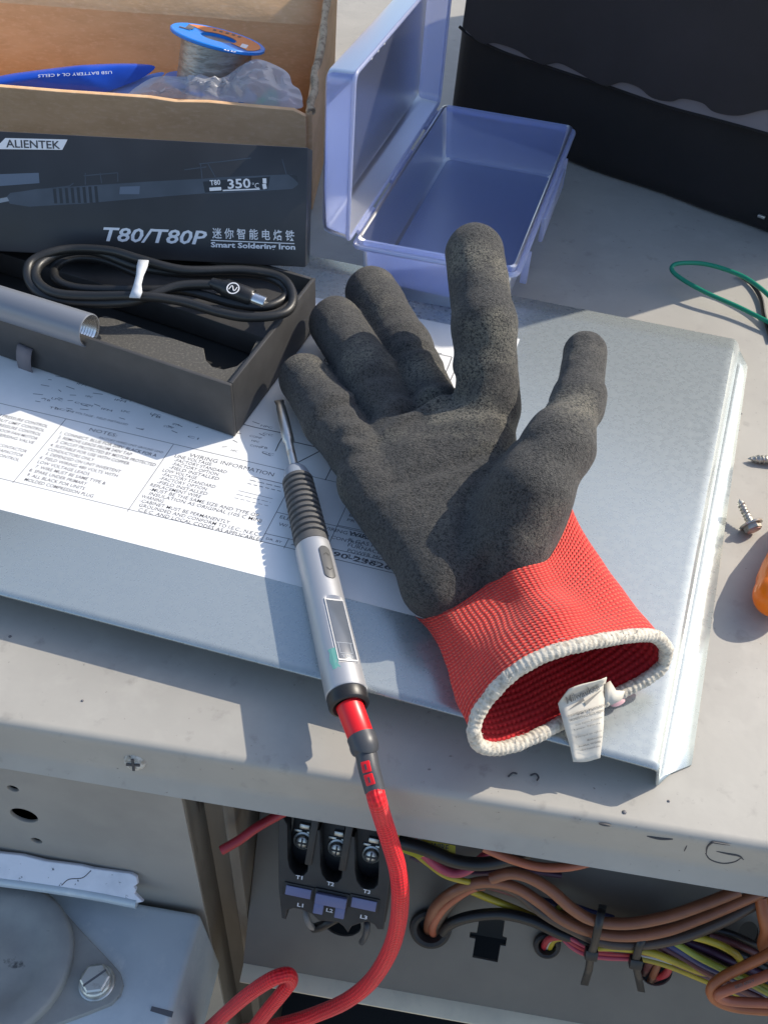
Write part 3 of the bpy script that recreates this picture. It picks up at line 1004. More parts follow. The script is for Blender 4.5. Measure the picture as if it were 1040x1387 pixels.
hs_ = [0, 3, 12, 30, 50, 68, 90, 120, 160, 200, 232, 252, 262, 267]
rings = [bag_ring(b) for b in hs_]
for i, s in ((0, 0.985), (12, 0.93), (13, 0.80)):
    c = rings[i].mean(0)
    rings[i] = c + (rings[i] - c) * [s, s, 1]
obj('body', loft(rings, cap0=True, cap1=True), M['fabric'], bag, smooth=60)
seam = [(560, 10), (612, 14), (622, 36), (637, 49), (660, 60), (690, 73), (730, 86), (775, 101), (819, 115), (862, 130), (907, 145), (975, 163), (1040, 181), (1120, 205)]
scal = [(560, 6), (612, 8), (622, 28), (640, 47), (655, 58), (672, 57), (700, 66), (722, 80), (738, 86), (757, 84), (776, 92), (800, 106), (822, 115), (843, 110), (866, 117), (884, 131), (908, 136), (925, 132), (952, 138), (968, 150), (1000, 155), (1040, 147), (1075, 158), (1120, 178)]
trim_top = [(1120, 100), (560, -60)]
def on_bag(q, w):
    a, b = BG.hit(*q, w)
    return (max(-96, min(186, a)), min(b, 248))


obj('binding', plate2d(BG, [[on_bag(p, 4) for p in [tuple(q) for q in catmull([(*p, 0) for p in seam], 4)[:, :2]] + trim_top]], 2.0, 5.0, 0.4), M['fabric_trim'], bag)
flap_top = [(1120, -70), (560, -110)]
obj('flap', plate2d(BG, [[on_bag(p, 7) for p in [tuple(q) for q in catmull([(*p, 0) for p in scal], 5)[:, :2]] + flap_top]], 2.6, 8.5, 0.5), M['fabric_flap'], bag)
obj('base_piping', tube(catmull([BG.hit3(*p, 4.5) for p in seam[2:]], 4), 1.1, 8), M['fabric'], bag)
ru = P(1030, 292, 0)
obj('zip_pull', pbox(BG, *(lambda c: (c[0] - 2.5, c[0] + 2.5, c[1] - 1, c[1] + 1))(BG.hit(1032, 292)), 0.5, 2.8, 0.5), M['bolt'], bag)

# ---------------------------------------------------------------- open mailer carton, far left
cF, cL_ = P(415, 150, 67), P(0, 120, 67)
cu_ = unit((cF - cL_) * [1, 1, 0])
CB = Plane(cF * [1, 1, 0] + [0, 0, 1], cu_, n=(0, 0, 1))   # a<0 leftwards, b to the back
carton = thing('cardboard_carton', 'open brown cardboard mailer carton holding a solder spool and packets', 'carton', CB.pt(-110, 60))
DEP = 132
fw = plate2d(Plane(CB.pt(0, 0), cu_, n=np.cross(cu_, [0, 0, 1])), [[(-420, 0), (-1, 0), (-1, 62), (-8, 65.2), (-30, 65.6), (-60, 66.3), (-80, 65.2), (-96, 66.5), (-150, 66.2), (-190, 66.6), (-420, 66.3)]], 3.2, 0, 0.5)
obj('front_wall', fw, M['card'], carton)
RW = Plane(CB.pt(0, 0), np.array([cu_[1], -cu_[0], 0]) * -1, n=cu_)
rim = [(4, 0), (DEP + 2, 0), (DEP + 40, 112), (DEP + 10, 97), (96, 90), (70, 84), (52, 77), (38, 74), (24, 69.5), (12, 66), (4, 64)]
obj('side_wall', plate2d(RW, [rim], 3.4, 3.0, 0.3), M['card'], carton)
# torn double edge of the side wall
rq = [RW.pt(a, b, 1.6 + 1.2 * math.sin(a * 0.3)) for a, b in rim[2:]]
obj('torn_edge', tube(catmull(rq, 6), [2.4 + 0.9 * mnoise.noise(Vector((i * 0.35, 0, 0))) for i in range((len(rq) - 1) * 6 + 1)], 9), M['card_edge'], carton)
bk = []
for z, off in ((0, 0), (40, 0.5), (70, 1.5), (71.5, 2.6), (73, 3.6), (84, 13.5), (95, 24.5), (96.2, 26.8), (97.5, 27.6), (130, 60), (170, 104), (230, 170)):
    bk.append(np.array([CB.pt(a, DEP + off + 0.8 * math.sin(a * 0.05 + z * 0.1), z) for a in (-430, -330, -230, -150, -100, -60, -30, -1)]))
bo = obj('raised_lid', loft(bk, closed=False), M['card'], carton, smooth=30)
solid(bo, 3.2)
obj('floor_board', pbox(CB, -420, -2, 2, DEP, 0, 3), M['card'], carton)

# solder spool
scn = wray(296, 50)
spc = P(296, 50, 88)
sp_r = 64 / scale_at(spc)
sax = unit(CM @ np.array([0.245, 0.80, 0.55]))
spool = thing('solder_spool', 'blue plastic spool of solder wire with an orange label, leaning in the carton', 'spool', spc - sax * 40)
H = 27
obj('end_flange', lathe(spc - sax * 2.4, sax, [(0, sp_r - 0.6), (0.5, sp_r), (1.9, sp_r), (2.4, sp_r - 0.7), (2.0, sp_r - 2.2), (1.9, 11), (-6, 10.5), (-6.5, 2)], 48), M['spool'], spool)
obj('end_flange', lathe(spc - sax * (H + 4.8), sax, [(0, sp_r - 0.7), (0.6, sp_r), (1.9, sp_r), (2.4, sp_r - 0.7), (2.4, 9)], 48), M['spool'], spool)
wp = []
for k in range(14):
    t = -H - 2.4 + (H) * k / 13
    wp += [(t - 0.6, sp_r * 0.745), (t + 0.2, sp_r * 0.751)]
obj('solder_winding', lathe(spc, sax, wp, 40), M['solder'], spool)
SPL = Plane(spc, CM @ np.array([1, 0, 0]), n=sax)
q0 = SPL.hit(250, 40)
ang0 = math.atan2(*SPL.hit(345, 74)[::-1]) + 0.05
ring_o, ring_i = [], []
for k in range(25):
    a = ang0 + math.pi * 1.02 * k / 24
    ring_o.append(SPL.pt(math.cos(a) * (sp_r - 3), math.sin(a) * (sp_r - 3), -0.12))
    ring_i.append(SPL.pt(math.cos(a) * 11.5, math.sin(a) * 11.5, -0.12))
lb = obj('paper_label', loft([np.array(ring_o), np.array(ring_i)], closed=False), M['orange_label'], spool, smooth=0)
solid(lb, 0.15)
pg = []
for (ax_, ay_, w_, h_) in ((-21, 2, 4.5, 11), (-24.5, -1.5, 7, 2.5), (-6, 17, 2, 4.5), (-2, 17.5, 2, 4.5), (2, 18, 2, 4.5), (6, 18, 2, 4.5), (10, 17, 2, 4)):
    pg.append(pbox(SPL, ax_, ax_ + w_, ay_, ay_ + h_, 0.03, 0.08))
obj('label_print', join(*pg), M['ink_grey'], lb, smooth=0)
pg = [lettering(SPL, s, SPL.hit(*p0), SPL.hit(*p1), 3.2, -0.15, 0.02, local=True) for s, p0, p1 in (('63', (303, 67), (310, 69)), ('37', (312, 69), (319, 71)))]
pg.append(pbox(SPL, *(lambda c: (c[0] - 2, c[0] + 2, c[1] - 6, c[1] + 6))(SPL.hit(331, 62)), -0.3, -0.1))
obj('white_print', join(*pg), M['white_ink'], spool, smooth=0)


def lumpy(pl, outline, bulge, seed, rows=8, wn=1.2, sc_=0.06, crease=0.0):
    """a soft packet: outline in pixels on a plane, swelling to `bulge` mm"""
    o = np.array([pl.hit(*p) for p in outline])
    c = o.mean(0)
    V, Fc = [], []
    n = len(o)
    for side in (1, -1):
        for i in range(rows + 1):
            t = i / rows
            for p in o:
                q = p + (c - p) * t
                h = bulge * (1 - (1 - t) ** 2.2) * side * (1 if side > 0 else 0.6)
                h += wn * mnoise.noise(Vector((q[0] * sc_, q[1] * sc_, seed))) * min(1, t * 3) * side
                if crease:
                    h += crease * (0.5 - abs(mnoise.noise(Vector((q[0] * 0.11 + q[1] * 0.03, q[1] * 0.12, seed + 3)))) * 2.2) * min(1, t * 4) * side
                V.append(pl.pt(q[0], q[1], h))
    m = (rows + 1) * n
    for s in (0, 1):
        for i in range(rows):
            for k in range(n):
                f = (s * m + i * n + k, s * m + i * n + (k + 1) % n, s * m + (i + 1) * n + (k + 1) % n, s * m + (i + 1) * n + k)
                Fc.append(f if s == 0 else f[::-1])
    for k in range(n):
        Fc.append((k, m + k, m + (k + 1) % n, (k + 1) % n))
    return (np.array(V), Fc, None)


def densify(pts, n=5):
    return [tuple(p) for p in catmull([(*p, 0) for p in pts], n, True)[:, :2]]


BPk = Plane(P(100, 112, 66), CB.x, n=unit(np.array([0.05, -0.55, 0.8])))
pk = obj('battery_packet', lumpy(BPk, densify([(-40, 118), (0, 103), (60, 94), (115, 88), (170, 86), (205, 88), (209, 94), (190, 107), (168, 116), (135, 126), (80, 124), (30, 121), (-30, 124)], 3), 6, 3), M['blue'], label='glossy dark blue foil packet with small white print, lying in the carton', cat='packet')
obj('packet_print', lettering(BPk, 'USB BATTERY OL 4 CELLS', (152, 96), (52, 101), 2.0, 6.9), M['white_ink'], pk, smooth=0)
BPk2 = Plane(P(180, 112, 65), CB.x, n=unit(np.array([0.1, -0.5, 0.85])))
obj('film_packet', lumpy(BPk2, densify([(128, 128), (150, 119), (185, 106), (215, 98), (222, 101), (195, 118), (172, 130), (140, 133)], 3), 2.0, 5), M['blue_lt'], label='pale blue film packet tucked beside the dark blue foil packet', cat='packet')
BPk3 = Plane(P(290, 120, 66), CB.x, n=unit(np.array([0.0, -0.45, 0.9])))
obj('green_packet', lumpy(BPk3, densify([(345, 140), (358, 126), (371, 121), (376, 130), (374, 146), (350, 147)], 3), 2, 6), M['green_pk'], label='small bright green packet inside the clear bag in the carton', cat='packet')
obj('pink_packet', lumpy(BPk3.up(-3), densify([(374, 124), (386, 122), (398, 130), (402, 146), (384, 150), (374, 146)], 3), 2, 8), M['pink_pk'], label='small pale pink packet inside the clear bag in the carton', cat='packet')
BPk4 = Plane(P(290, 120, 70), CB.x, n=unit(np.array([0.0, -0.5, 0.87])))
obj('polythene_bag', lumpy(BPk4, densify([(172, 130), (205, 106), (236, 104), (270, 106), (300, 106), (328, 88), (348, 80), (375, 89), (391, 100), (396, 114), (406, 122), (410, 138), (405, 147), (360, 146), (325, 138), (318, 142), (250, 134), (200, 133)], 6), 5, 9, 16, 4.0, 0.055, 4.5), M['bag_clear'], label='crumpled clear polythene bag at the front right of the carton', cat='plastic bag')

# ---------------------------------------------------------------- printed black sleeve
sB, sT = P(412, 362, 46), P(418, 200, 98)
sBl, sTl = P(0, 330, 46), P(0, 187, 98)
sx_ = unit(((sB - sBl) + (sT - sTl)) * [1, 1, 0])
sy_ = sT - sB
SV = Plane(sB, sx_, y=sy_)
SH = (sT - sB) @ SV.y
sl = thing('product_sleeve', 'black printed soldering iron box leaning in front of the carton', 'box', SV.pt(-120, 10, -12))
sw = SV.hit(416, 280)[0]
obj('shell', pbox(SV, -330, sw, 0, SH, -30, 0, 0.7), M['sleeve'], sl)


def spoly(pts, w=0.06): return poly2d(SV, pts, w)


obj('pen_picture', join(spoly([(8, 268), (14, 262), (50, 256), (200, 246), (276, 242), (276, 262), (200, 268), (110, 276), (40, 280), (14, 276)]), spoly([(276, 242), (300, 240), (395, 236), (402, 240), (404, 250), (396, 256), (300, 262), (276, 262)])), M['print_b'], sl, smooth=0)
dk = [spoly([(x, 257 - (x - 50) * 0.06), (x + 4, 257 - (x - 46) * 0.06), (x + 6, 276 - (x - 50) * 0.02), (x + 2, 276 - (x - 50) * 0.02)], 0.12) for x in range(72, 130, 8)]
dk.append(spoly([(275, 246), (366, 239), (363, 256), (278, 261)], 0.12))
dk.append(spoly([(390, 236), (402, 238), (404, 248), (398, 242)], 0.12))
obj('dark_print', join(*dk), M['sleeve_dk'], sl, smooth=0, kind='stuff')
obj('pale_print', join(spoly([(0, 236), (53, 234), (54, 248), (0, 252)], 0.08), spoly([(163, 253), (190, 252), (189, 263), (162, 263)], 0.12)), M['print_a'], sl, smooth=0, kind='stuff')
lt = [spoly([(0, 269), (10, 268), (13, 273), (0, 275)], 0.1)]
for (x0, y0, x1, y1) in ((114, 238, 160, 234), (116, 234, 116, 250), (136, 234, 138, 248), (160, 234, 160, 246), (272, 222, 274, 242), (281, 220, 292, 240), (270, 222, 300, 219), (300, 219, 340, 214), (382, 215, 388, 236), (250, 230, 280, 226), (14, 262, 95, 252), (95, 252, 100, 248)):
    lt.append(strip2d(SV, [(x0, y0), (x1, y1)], 0.5, 0.14))
obj('sketch_lines', join(*lt), M['print_b'], sl, smooth=0, kind='stuff')
obj('bright_print', join(spoly([(0, 269), (10, 267), (13, 272), (0, 275)], 0.13)), M['print_c'], sl, smooth=0)
wh = [lettering(SV, 'T80/T80P', (141, 326), (281, 331), 6.6, 0.16, 0.02, 0.25), lettering(SV, 'Smart Soldering Iron', (286, 334.5), (400, 338), 2.5, 0.16, 0.03), lettering(SV, '迷 你 智 能 电 烙 铁', (288, 321.5), (399, 325), 3.9, 0.16, 0.01), strip2d(SV, [(286, 325.5), (399, 330)], 0.45, 0.16), lettering(SV, '350', (309, 255.5), (340, 254), 4.4, 0.2, 0.02), lettering(SV, '°C', (342, 255), (351, 255), 2.6, 0.2), strip2d(SV, [(302, 258), (352, 256)], 0.6, 0.2), lettering(SV, 'T80', (285, 251), (299, 250), 2.4, 0.2, 0.02), strip2d(SV, [(284, 256.5), (300, 255.5)], 1.6, 0.2), strip2d(SV, [(356, 245), (361, 245)], 2.4, 0.2), strip2d(SV, [(356, 253), (361, 252)], 2.4, 0.2)]
obj('white_print', join(*wh), M['white_ink'], sl, smooth=0, kind='stuff')
bdg = obj('maker_badge', plate2d(SV, [[SV.hit(*p) for p in ((8, 187), (92, 189), (85, 203), (0, 202), (-3, 198))]], 0.2, 0.25), M['white_ink'], sl, smooth=0)
obj('badge_print', lettering(SV, 'ALIENTEK', (9, 199.5), (82, 201.5), 3.6, 0.4, 0.012), M['ink'], bdg, smooth=0)

# ---------------------------------------------------------------- tray of the kit
tA, tB = P(318, 592, 14.2), P(428, 377, 44)
tAr = tA + [0, 0, 30]
tx = unit((P(311, 535, 44) - P(0, 431, 44)) * [1, 1, 0])
TR = Plane(tA, tx, n=(0, 0, 1))
tBd = TR.hit(428, 377, 30)
TD = tBd[1]
tsk = tBd[0] / TD                              # the tray is a little askew in the view
tyv = unit((tB - tAr) * [1, 1, 0])


class Skew:
    def pt(self, a, b, w=0): return TR.o + tx * a + tyv * b + np.array([0, 0, w])
    def hit(self, px, py, w):
        q = TR.hit3(px, py, w) - TR.o
        m = np.array([tx[:2], tyv[:2]]).T
        return np.linalg.solve(m, q[:2])


TK = Skew()
TD = TK.hit(428, 377, 30)[1]
tray = thing('kit_tray', 'open black card tray with foam insert holding a cable and a grey tube', 'tray', TK.pt(-90, TD / 2))


def sbox(a0, a1, b0, b1, w0, w1, bevel=0.0, seg=2):
    return hexa([TK.pt(a, b, w) for w in (w0, w1) for a, b in ((a0, b0), (a1, b0), (a1, b1), (a0, b1))], bevel, seg)


WT = 2.2
obj('front_wall', sbox(-300, 0, 0, WT, 0, 30, 0.5), M['trayc'], tray)
obj('side_wall', sbox(-WT, 0, WT + 0.05, TD, 0, 30.02, 0.5), M['trayc'], tray)
obj('back_wall', sbox(-300, -WT - 0.05, TD - WT, TD - 0.02, 0, 30, 0.5), M['trayc'], tray)
obj('tray_base', sbox(-299, -WT, WT, TD - WT, 0.3, 1.6), M['trayc'], tray)


class TF:                                      # top of the foam
    def __init__(s, w): s.w = w
    def pt(s, a, b, w=0): return TK.pt(a, b, s.w + w)


fa = 25.0
notch = [TK.hit(px, py, fa) for px, py in ((348, 462), (338, 482), (322, 496), (303, 501), (287, 497), (278, 488), (275, 472), (255, 466), (190, 444), (143, 428))]
fpoly = [(-295, WT + 0.2), (-WT - 0.6, WT + 0.2), (-WT - 0.6, notch[0][1] + 2)] + [tuple(n) for n in notch]
ed = notch[-1]
fpoly = fpoly[1:] + [(ed[0] - 2, ed[1] - 3), (ed[0] - 5, WT + 0.2)]
obj('foam_block', plate2d(TF(fa), [fpoly], 16, 0, 0.4), M['foam'], tray)
rb = [TK.hit(px, py, fa - 3) for px, py in ((352, 455), (250, 420), (140, 385), (0, 342))]
bpoly = [tuple(rb[0])] + [(-WT - 0.6, rb[0][1] + 0.5), (-WT - 0.6, TD - WT - 0.3), (-295, TD - WT - 0.3)] + [(-295, rb[3][1])] + [tuple(r) for r in rb[::-1][:-1]]
obj('foam_block', plate2d(TF(fa - 3), [bpoly], 12, 0, 0.4), M['trayc'], tray)
obj('foam_floor', sbox(-298, -WT - 0.3, WT + 0.3, TD - WT - 0.3, 1.7, 8), M['dark_shade'], tray)  # black tone stands in for the shade down in the slot
FWp = Plane(tA, tx, n=np.cross(tx, [0, 0, 1]))
rbn = []
for (px, py, w) in ((36, 470, 0.3), (34, 473, 1.6), (33, 480, 3.5), (33, 490, 3.8), (36, 503, 2.6), (39, 506, 1.2)):
    c = FWp.hit(px, py, w)
    rbn.append(np.array([FWp.pt(c[0] - 4.2, c[1] + 0.6, w), FWp.pt(c[0] + 4.2, c[1] - 0.3, w)]))
rb_ = obj('ribbon_tab', loft(rbn, closed=False), M['fabric_trim'], tray)
solid(rb_, 0.5)

# the grey tube lying in the tray
ta = TR.hit3(122, 448, 31)
tb = TR.hit3(0, 410, 31)
tax = unit((ta - tb) * [1, 1, 0])
tr_ = 23.5 / scale_at(ta)
tubeo = thing('metal_tube', 'grey anodised aluminium tube with an open threaded end, lying in the tray', 'tube', ta - tax * 60 - [0, 0, tr_])
obj('tube_shell', lathe(ta - tax * 150, tax, [(0, tr_), (149.2, tr_), (149.8, tr_ - 0.25), (150, tr_ - 0.6), (150, tr_ - 1.1), (149.5, tr_ - 1.3)], 40), M['tube'], tubeo)
# open the end: the cap face is covered by a threaded bore in bare metal
bore = [(150.05, tr_ - 0.6), (150.1, tr_ - 1.2)]
pf = [(0.05, tr_ - 0.5), (0.08, tr_ - 1.15)]
tv, tf_, tu_ = lathe(ta - tax * 150, tax, [(0, tr_), (149.3, tr_), (149.8, tr_ - 0.2), (150, tr_ - 0.6)], 40)
for o in [c for c in tubeo.children]:
    bpy.data.objects.remove(o)
tf_ = tf_[:-1]; tu_ = tu_[:-40]
obj('tube_shell', (tv, tf_, tu_), M['tube'], tubeo)
pr_ = [(0, tr_ - 0.6), (-0.3, tr_ - 1.2)]
for k in range(8):
    pr_ += [(-1.2 - k * 1.5, tr_ - 1.25), (-1.95 - k * 1.5, tr_ - 2.0)]
pr_ += [(-14, tr_ - 1.9), (-32, tr_ - 1.9)]
lv, lf, lu = lathe(ta, tax, pr_, 40)
lf = lf[:-2] + [lf[-1]]; lu = np.vstack([lu[:-80], lu[-40:]])
obj('thread', (lv, [f[::-1] for f in lf], None), M['thread'], tubeo)

# coiled black cable
def tp(px, py, h): return TR.hit3(px, py, h)


cpts = [(190, 372, 33), (140, 352, 34), (100, 350, 34), (76, 362, 33), (78, 380, 33), (110, 391, 33), (190, 393, 36), (250, 394, 36), (320, 412, 35), (362, 415, 35), (388, 400, 35), (378, 382, 36), (340, 371, 37), (260, 371, 38), (190, 362, 39), (130, 341, 40), (88, 342, 40), (55, 358, 39), (50, 378, 38), (72, 396, 38), (120, 401, 38), (190, 401, 40), (245, 408, 38), (300, 424, 36), (340, 430, 36), (385, 424, 36), (397, 402, 37), (380, 376, 38), (330, 366, 40), (250, 366, 42), (192, 352, 44), (150, 340, 43), (105, 337, 42), (70, 342, 42), (42, 356, 40), (40, 380, 37), (62, 402, 35), (110, 410, 34), (180, 408, 37), (240, 388, 40), (290, 386, 40), (318, 391, 39)]
cc = thing('coiled_cable', 'coiled black charging cable held by a milky white tie, in the tray', 'cable', tp(220, 390, 26))
obj('cord', tube(catmull([tp(x, y, h) for x, y, h in cpts], 7), 2.35, 10), M['cablek'], cc)
tq = [(195, 354, 46.5), (193, 362, 47), (190, 374, 46.5), (187, 386, 45), (186, 396, 43.5), (183, 404, 42)]
tn = []
for i, (x, y, h) in enumerate(tq):
    c = tp(x, y, h)
    wv = 2.5 if i not in (2, 3) else 1.7
    tn.append(np.array([c - [wv, 0.3, 0], c + [wv, 0.3, 0]]))
ti = obj('twist_tie', loft(tn, closed=False), M['tie_w'], cc)
solid(ti, 0.8)
ca, cb2 = tp(302, 389, 40), tp(336, 402, 38)
cax = unit(cb2 - ca)
conn = obj('plug', lathe(ca, cax, [(-6, 2.6), (0, 3.6), (1.5, 4.6), (15, 4.8), (16, 4.3)], 20), M['black_pl'], cc)
obj('plug_tip', lathe(ca + cax * 16, cax, [(0, 3.2), (6.5, 3.2), (6.8, 2.9)], 16), M['thread'], conn)
TP_ = Plane(tp(316, 391, 45.5), cax * [1, 1, 0], n=unit(np.array([0, -0.45, 0.9])))
ring_ = [circle((0, 0), 3.1, 28), circle((0, 0), 2.6, 28)[::-1]]
obj('round_emblem', join(plate2d(TP_, ring_, 0.3, 0.5), tube(catmull([TP_.pt(a, b, 0.4) for a, b in ((-1.7, -1.1), (-1.2, 0.9), (-0.6, 1.0), (0.0, 0.0), (0.6, -1.0), (1.2, -0.9), (1.7, 1.1))], 5), 0.22, 6)), M['white_ink'], conn)

# ---------------------------------------------------------------- translucent hinged box
rf1, rf0, rb1, rb0 = P(700, 365, 49), P(480, 325, 49), P(778, 170, 49), P(600, 140, 49)
pb = thing('plastic_box', 'open translucent blue plastic storage box with raised lid, behind the glove', 'storage box', (rf0 + rb1) / 2 * [1, 1, 0] + [0, 0, 14])


def ring4(c4, z, inset, n=6, rad=5):
    """rounded quadrilateral at height z, corners c4 pulled in by inset"""
    c = [np.array(q[:2]) for q in c4]
    m = sum(c) / 4
    out = []
    for i in range(4):
        p0, p1, p2 = c[i - 1], c[i], c[(i + 1) % 4]
        d0, d1 = unit(p0 - p1), unit(p2 - p1)
        cc_ = p1 + (d0 + d1) * inset
        a, b_ = cc_ + d0 * rad, cc_ + d1 * rad
        for k in range(n):
            t = k / (n - 1)
            q = (1 - t) ** 2 * a + 2 * t * (1 - t) * cc_ + t * t * b_
            out.append((q[0], q[1], z))
    return np.array(out)


c4 = [rf0, rf1, rb1, rb0]
ins = [0.0, 1.2, 1.4, 2.0, 4.5, 7.0]
bx = [ring4(c4, 49.0, 0.8), ring4(c4, 42.5, 1.2), ring4(c4, 42.0, 2.6), ring4(c4, 30, 3.2), ring4(c4, 18, 4.4), ring4(c4, 15, 5.5), ring4(c4, 14.2, 8)]
bx += [ring4(c4, 15.4, 8.5), ring4(c4, 16.4, 6.8), ring4(c4, 19, 5.8), ring4(c4, 30, 4.6), ring4(c4, 48.8, 2.6), ring4(c4, 49.4, 1.8)]
bx.append(bx[0])
bv, bf, _ = loft(bx)
nb = 24
bf += [tuple(6 * nb + k for k in range(nb))[::-1], tuple(7 * nb + k for k in range(nb))]
obj('tub', (bv, bf, None), M['box_clear'], pb, smooth=35)
rimp = ring4(c4, 45.4, -0.4)
obj('rim', tube(np.vstack([rimp]), 1.5, 8, closed=True), M['box_rim'], pb)
# lid: hinged on the left long side, standing open
hv = unit(rb0 - rf0)                           # along the hinge
lo_ = np.array([0.02, 0, 1.0])
lo = unit(lo_ - hv * (lo_ @ hv))   # up the lid
ln = unit(np.cross(lo, hv))                    # inside of the lid looks to the right
if ln[0] < 0: ln = -ln
LD = Plane(rf0 + np.array([-3.5, -2, -1.0]), hv, y=lo)
LL = np.linalg.norm(rb0 - rf0) + 5
LHt = 88.0


def lring(d, inset, rad=5, n=6):
    cs = [(0 + inset, 0 + inset), (LL - inset, 0 + inset), (LL - inset, LHt - inset), (inset, LHt - inset)]
    out = []
    for i in range(4):
        p0, p1, p2 = (np.array(cs[j]) for j in (i - 1, i, (i + 1) % 4))
        d0, d1 = unit(p0 - p1), unit(p2 - p1)
        for k in range(n):
            t = k / (n - 1)
            q = (1 - t) ** 2 * (p1 + d0 * rad) + 2 * t * (1 - t) * p1 + t * t * (p1 + d1 * rad)
            out.append(LD.o + LD.x * q[0] + LD.y * q[1] + ln * d)
    return np.array(out)


lr = [lring(0, 0), lring(-11, 0.8), lring(-14, 1.6), lring(-15.5, 4), lring(-14, 4.5), lring(-13, 3.2), lring(-11, 2.4), lring(-0.3, 1.4), lring(0, 1.0)]
lr.append(lr[0])
lv, lf, _ = loft(lr)
lf += [tuple(3 * 24 + k for k in range(24)), tuple(4 * 24 + k for k in range(24))[::-1]]
obj('lid', (lv, lf, None), M['box_clear'], pb, smooth=35)
obj('lid_rim', tube(lring(0, 0.4), 1.1, 8, closed=True), M['box_rim'], pb)
for t0, t1 in ((0.06, 0.20), (0.38, 0.60), (0.78, 0.92)):
    q = rf0 + np.array([-1.8, 0, -1.6])
    obj('hinge', tube(np.array([q + hv * LL * t0, q + hv * LL * t1]), 1.3, 8), M['box_rim'], pb)
# latch tongue and ribs on the free side, moulded letters in the lid
sd = unit(rb1 - rf1)
sn = np.array([sd[1], -sd[0], 0])
LTp = Plane(rf1 + sn * 0.6 + [0, 0, -4], sd, y=(0, 0, 1))
Ls = np.linalg.norm(rb1 - rf1)
obj('latch', pbox(LTp, Ls * 0.36, Ls * 0.72, -16, -1, 0.6, 3.2, 0.8), M['box_rim'], pb)
for t in (0.2, 0.85):
    obj('side_rib', pbox(LTp, Ls * t - 1, Ls * t + 1, -26, -6, -2.5, 1.5, 0.4), M['box_rim'], pb)
LI = Plane(LD.o - ln * 12.9, hv, n=ln)
cpt = [LD.o + LD.x * (LL * t) + LD.y * (LHt * 0.80) - ln * 12.6 for t in (0.36, 0.42, 0.48)]
for c in cpt:
    obj('ejector_mark', lathe(c, ln, [(-0.3, 2.0), (0.3, 1.9), (0.5, 1.2)], 14), M['white_ink'], pb)
LT2 = Plane(LD.o + LD.y * (LHt + 0.6), hv, n=lo)

# ---------------------------------------------------------------- bits on the cabinet top at the right
gw = [(1075, 452, 5), (1040, 436, 5), (1000, 416, 6), (955, 396, 8), (920, 376, 10), (909, 364, 12), (918, 357, 14), (950, 357, 14), (985, 366, 13), (1015, 380, 12), (1045, 405, 10), (1070, 440, 8)]
tag_g = obj('green_wire', tube(catmull([P(x, y, h) for x, y, h in gw], 8), 1.35, 10), M['green_w'], label='loose loop of green insulated wire on the cabinet top near the bag', cat='wire')
dw = [(1000, 372, 2), (1018, 385, 2), (1030, 405, 2), (1035, 430, 1.6), (1045, 462, 1.6)]
obj('wire_shadow', tube(catmull([P(x, y, h) for x, y, h in dw], 8), 1.3, 8), WM['black'], label='short dark strand drawn as the shadow under the green wire loop', cat='wire')  # dark tube added where the green wire's shadow falls


def lag_screw(head, tip, r, label, group, hexr, thr0, pink):
    ax_ = unit(tip - head)
    Lh = np.linalg.norm(tip - head)
    t = thing('hex_screw', label, 'screw', head, group)
    hd_ = obj('head', join(lathe(head, ax_, [(-0.2, hexr * 1.25), (0.5, hexr * 1.3), (0.8, hexr * 1.2)], 26), lathe(head - ax_ * 2.9, ax_, [(0, hexr * 0.8), (0.5, hexr * 0.95), (2.9, hexr * 0.95)], 6)), M['rust_screw'], t, smooth=25)
    obj('head_face', lathe(head - ax_ * 3.05, ax_, [(0, hexr * 0.76), (0.35, hexr * 0.78)], 18), M['pink_head'] if pink else M['rust_screw'], hd_, smooth=25)
    # threaded shank: a helix ridge on a core
    core = [(0.8, r * 0.8), (Lh * 0.86, r * 0.74), (Lh, 0.15)]
    pts, rr = [], []
    f = unit(np.cross(ax_, [0.3, 0.2, 0.9])); b_ = np.cross(ax_, f)
    turns = int(Lh / (r * 0.85))
    for k in range(turns * 12 + 1):
        s = k / (turns * 12)
        z = 1.4 + (Lh - 2.4) * s
        rad = r * 0.78 * (1 if s < 0.85 else 1 - (s - 0.85) * 4.5)
        a = 2 * math.pi * k / 12
        pts.append(head + ax_ * z + (f * math.cos(a) + b_ * math.sin(a)) * rad)
        rr.append(r * 0.22 * (1 if s < 0.85 else 1 - (s - 0.85) * 4))
    obj('shank', join(lathe(head, ax_, core, 16), tube(pts, rr, 5)), M['rust_screw'], t)
    return t


hx = P(1017, 711, 4.6)
lag_screw(hx, P(1000, 676, 9.0), 2.0, 'hex head screw with a pinkish rusty face, standing point up beside the panel', 'loose screws on the cabinet top', 4.2, 0, True)
lag_screw(P(1086, 626, 3.2), P(1012, 621, 2.0), 2.3, 'grey pointed screw lying flat, cut by the right edge of view', 'loose screws on the cabinet top', 4.4, 0, False)
oc = P(1051, 805, 11)
oax = unit((P(975, 838, 0) - P(1040, 755, 0)) * [1, 1, 0] + [0, 0, -3.0])
orr = 9.2
hand = thing('orange_screwdriver', 'bright orange screwdriver handle end at the right edge of the cabinet top', 'screwdriver', oc * [1, 1, 0])
pf = []
for k in range(15):
    a = math.pi / 2 * k / 14
    pf.append((10 * math.sin(a), orr * math.cos(a) ** 0.85 if k < 14 else 0.05))
pf = [(-95, 5.5), (-92, 8), (-80, 10), (-60, 13.5), (-30, 14), (-12, 12.2), (-4, 10.8)] + pf
obj('handle', lathe(oc, oax, pf, 40), M['orange'], hand)
obj('blade', lathe(oc - oax * 95, -oax, [(0, 3), (60, 3), (64, 2)], 16), M['bolt'], hand)
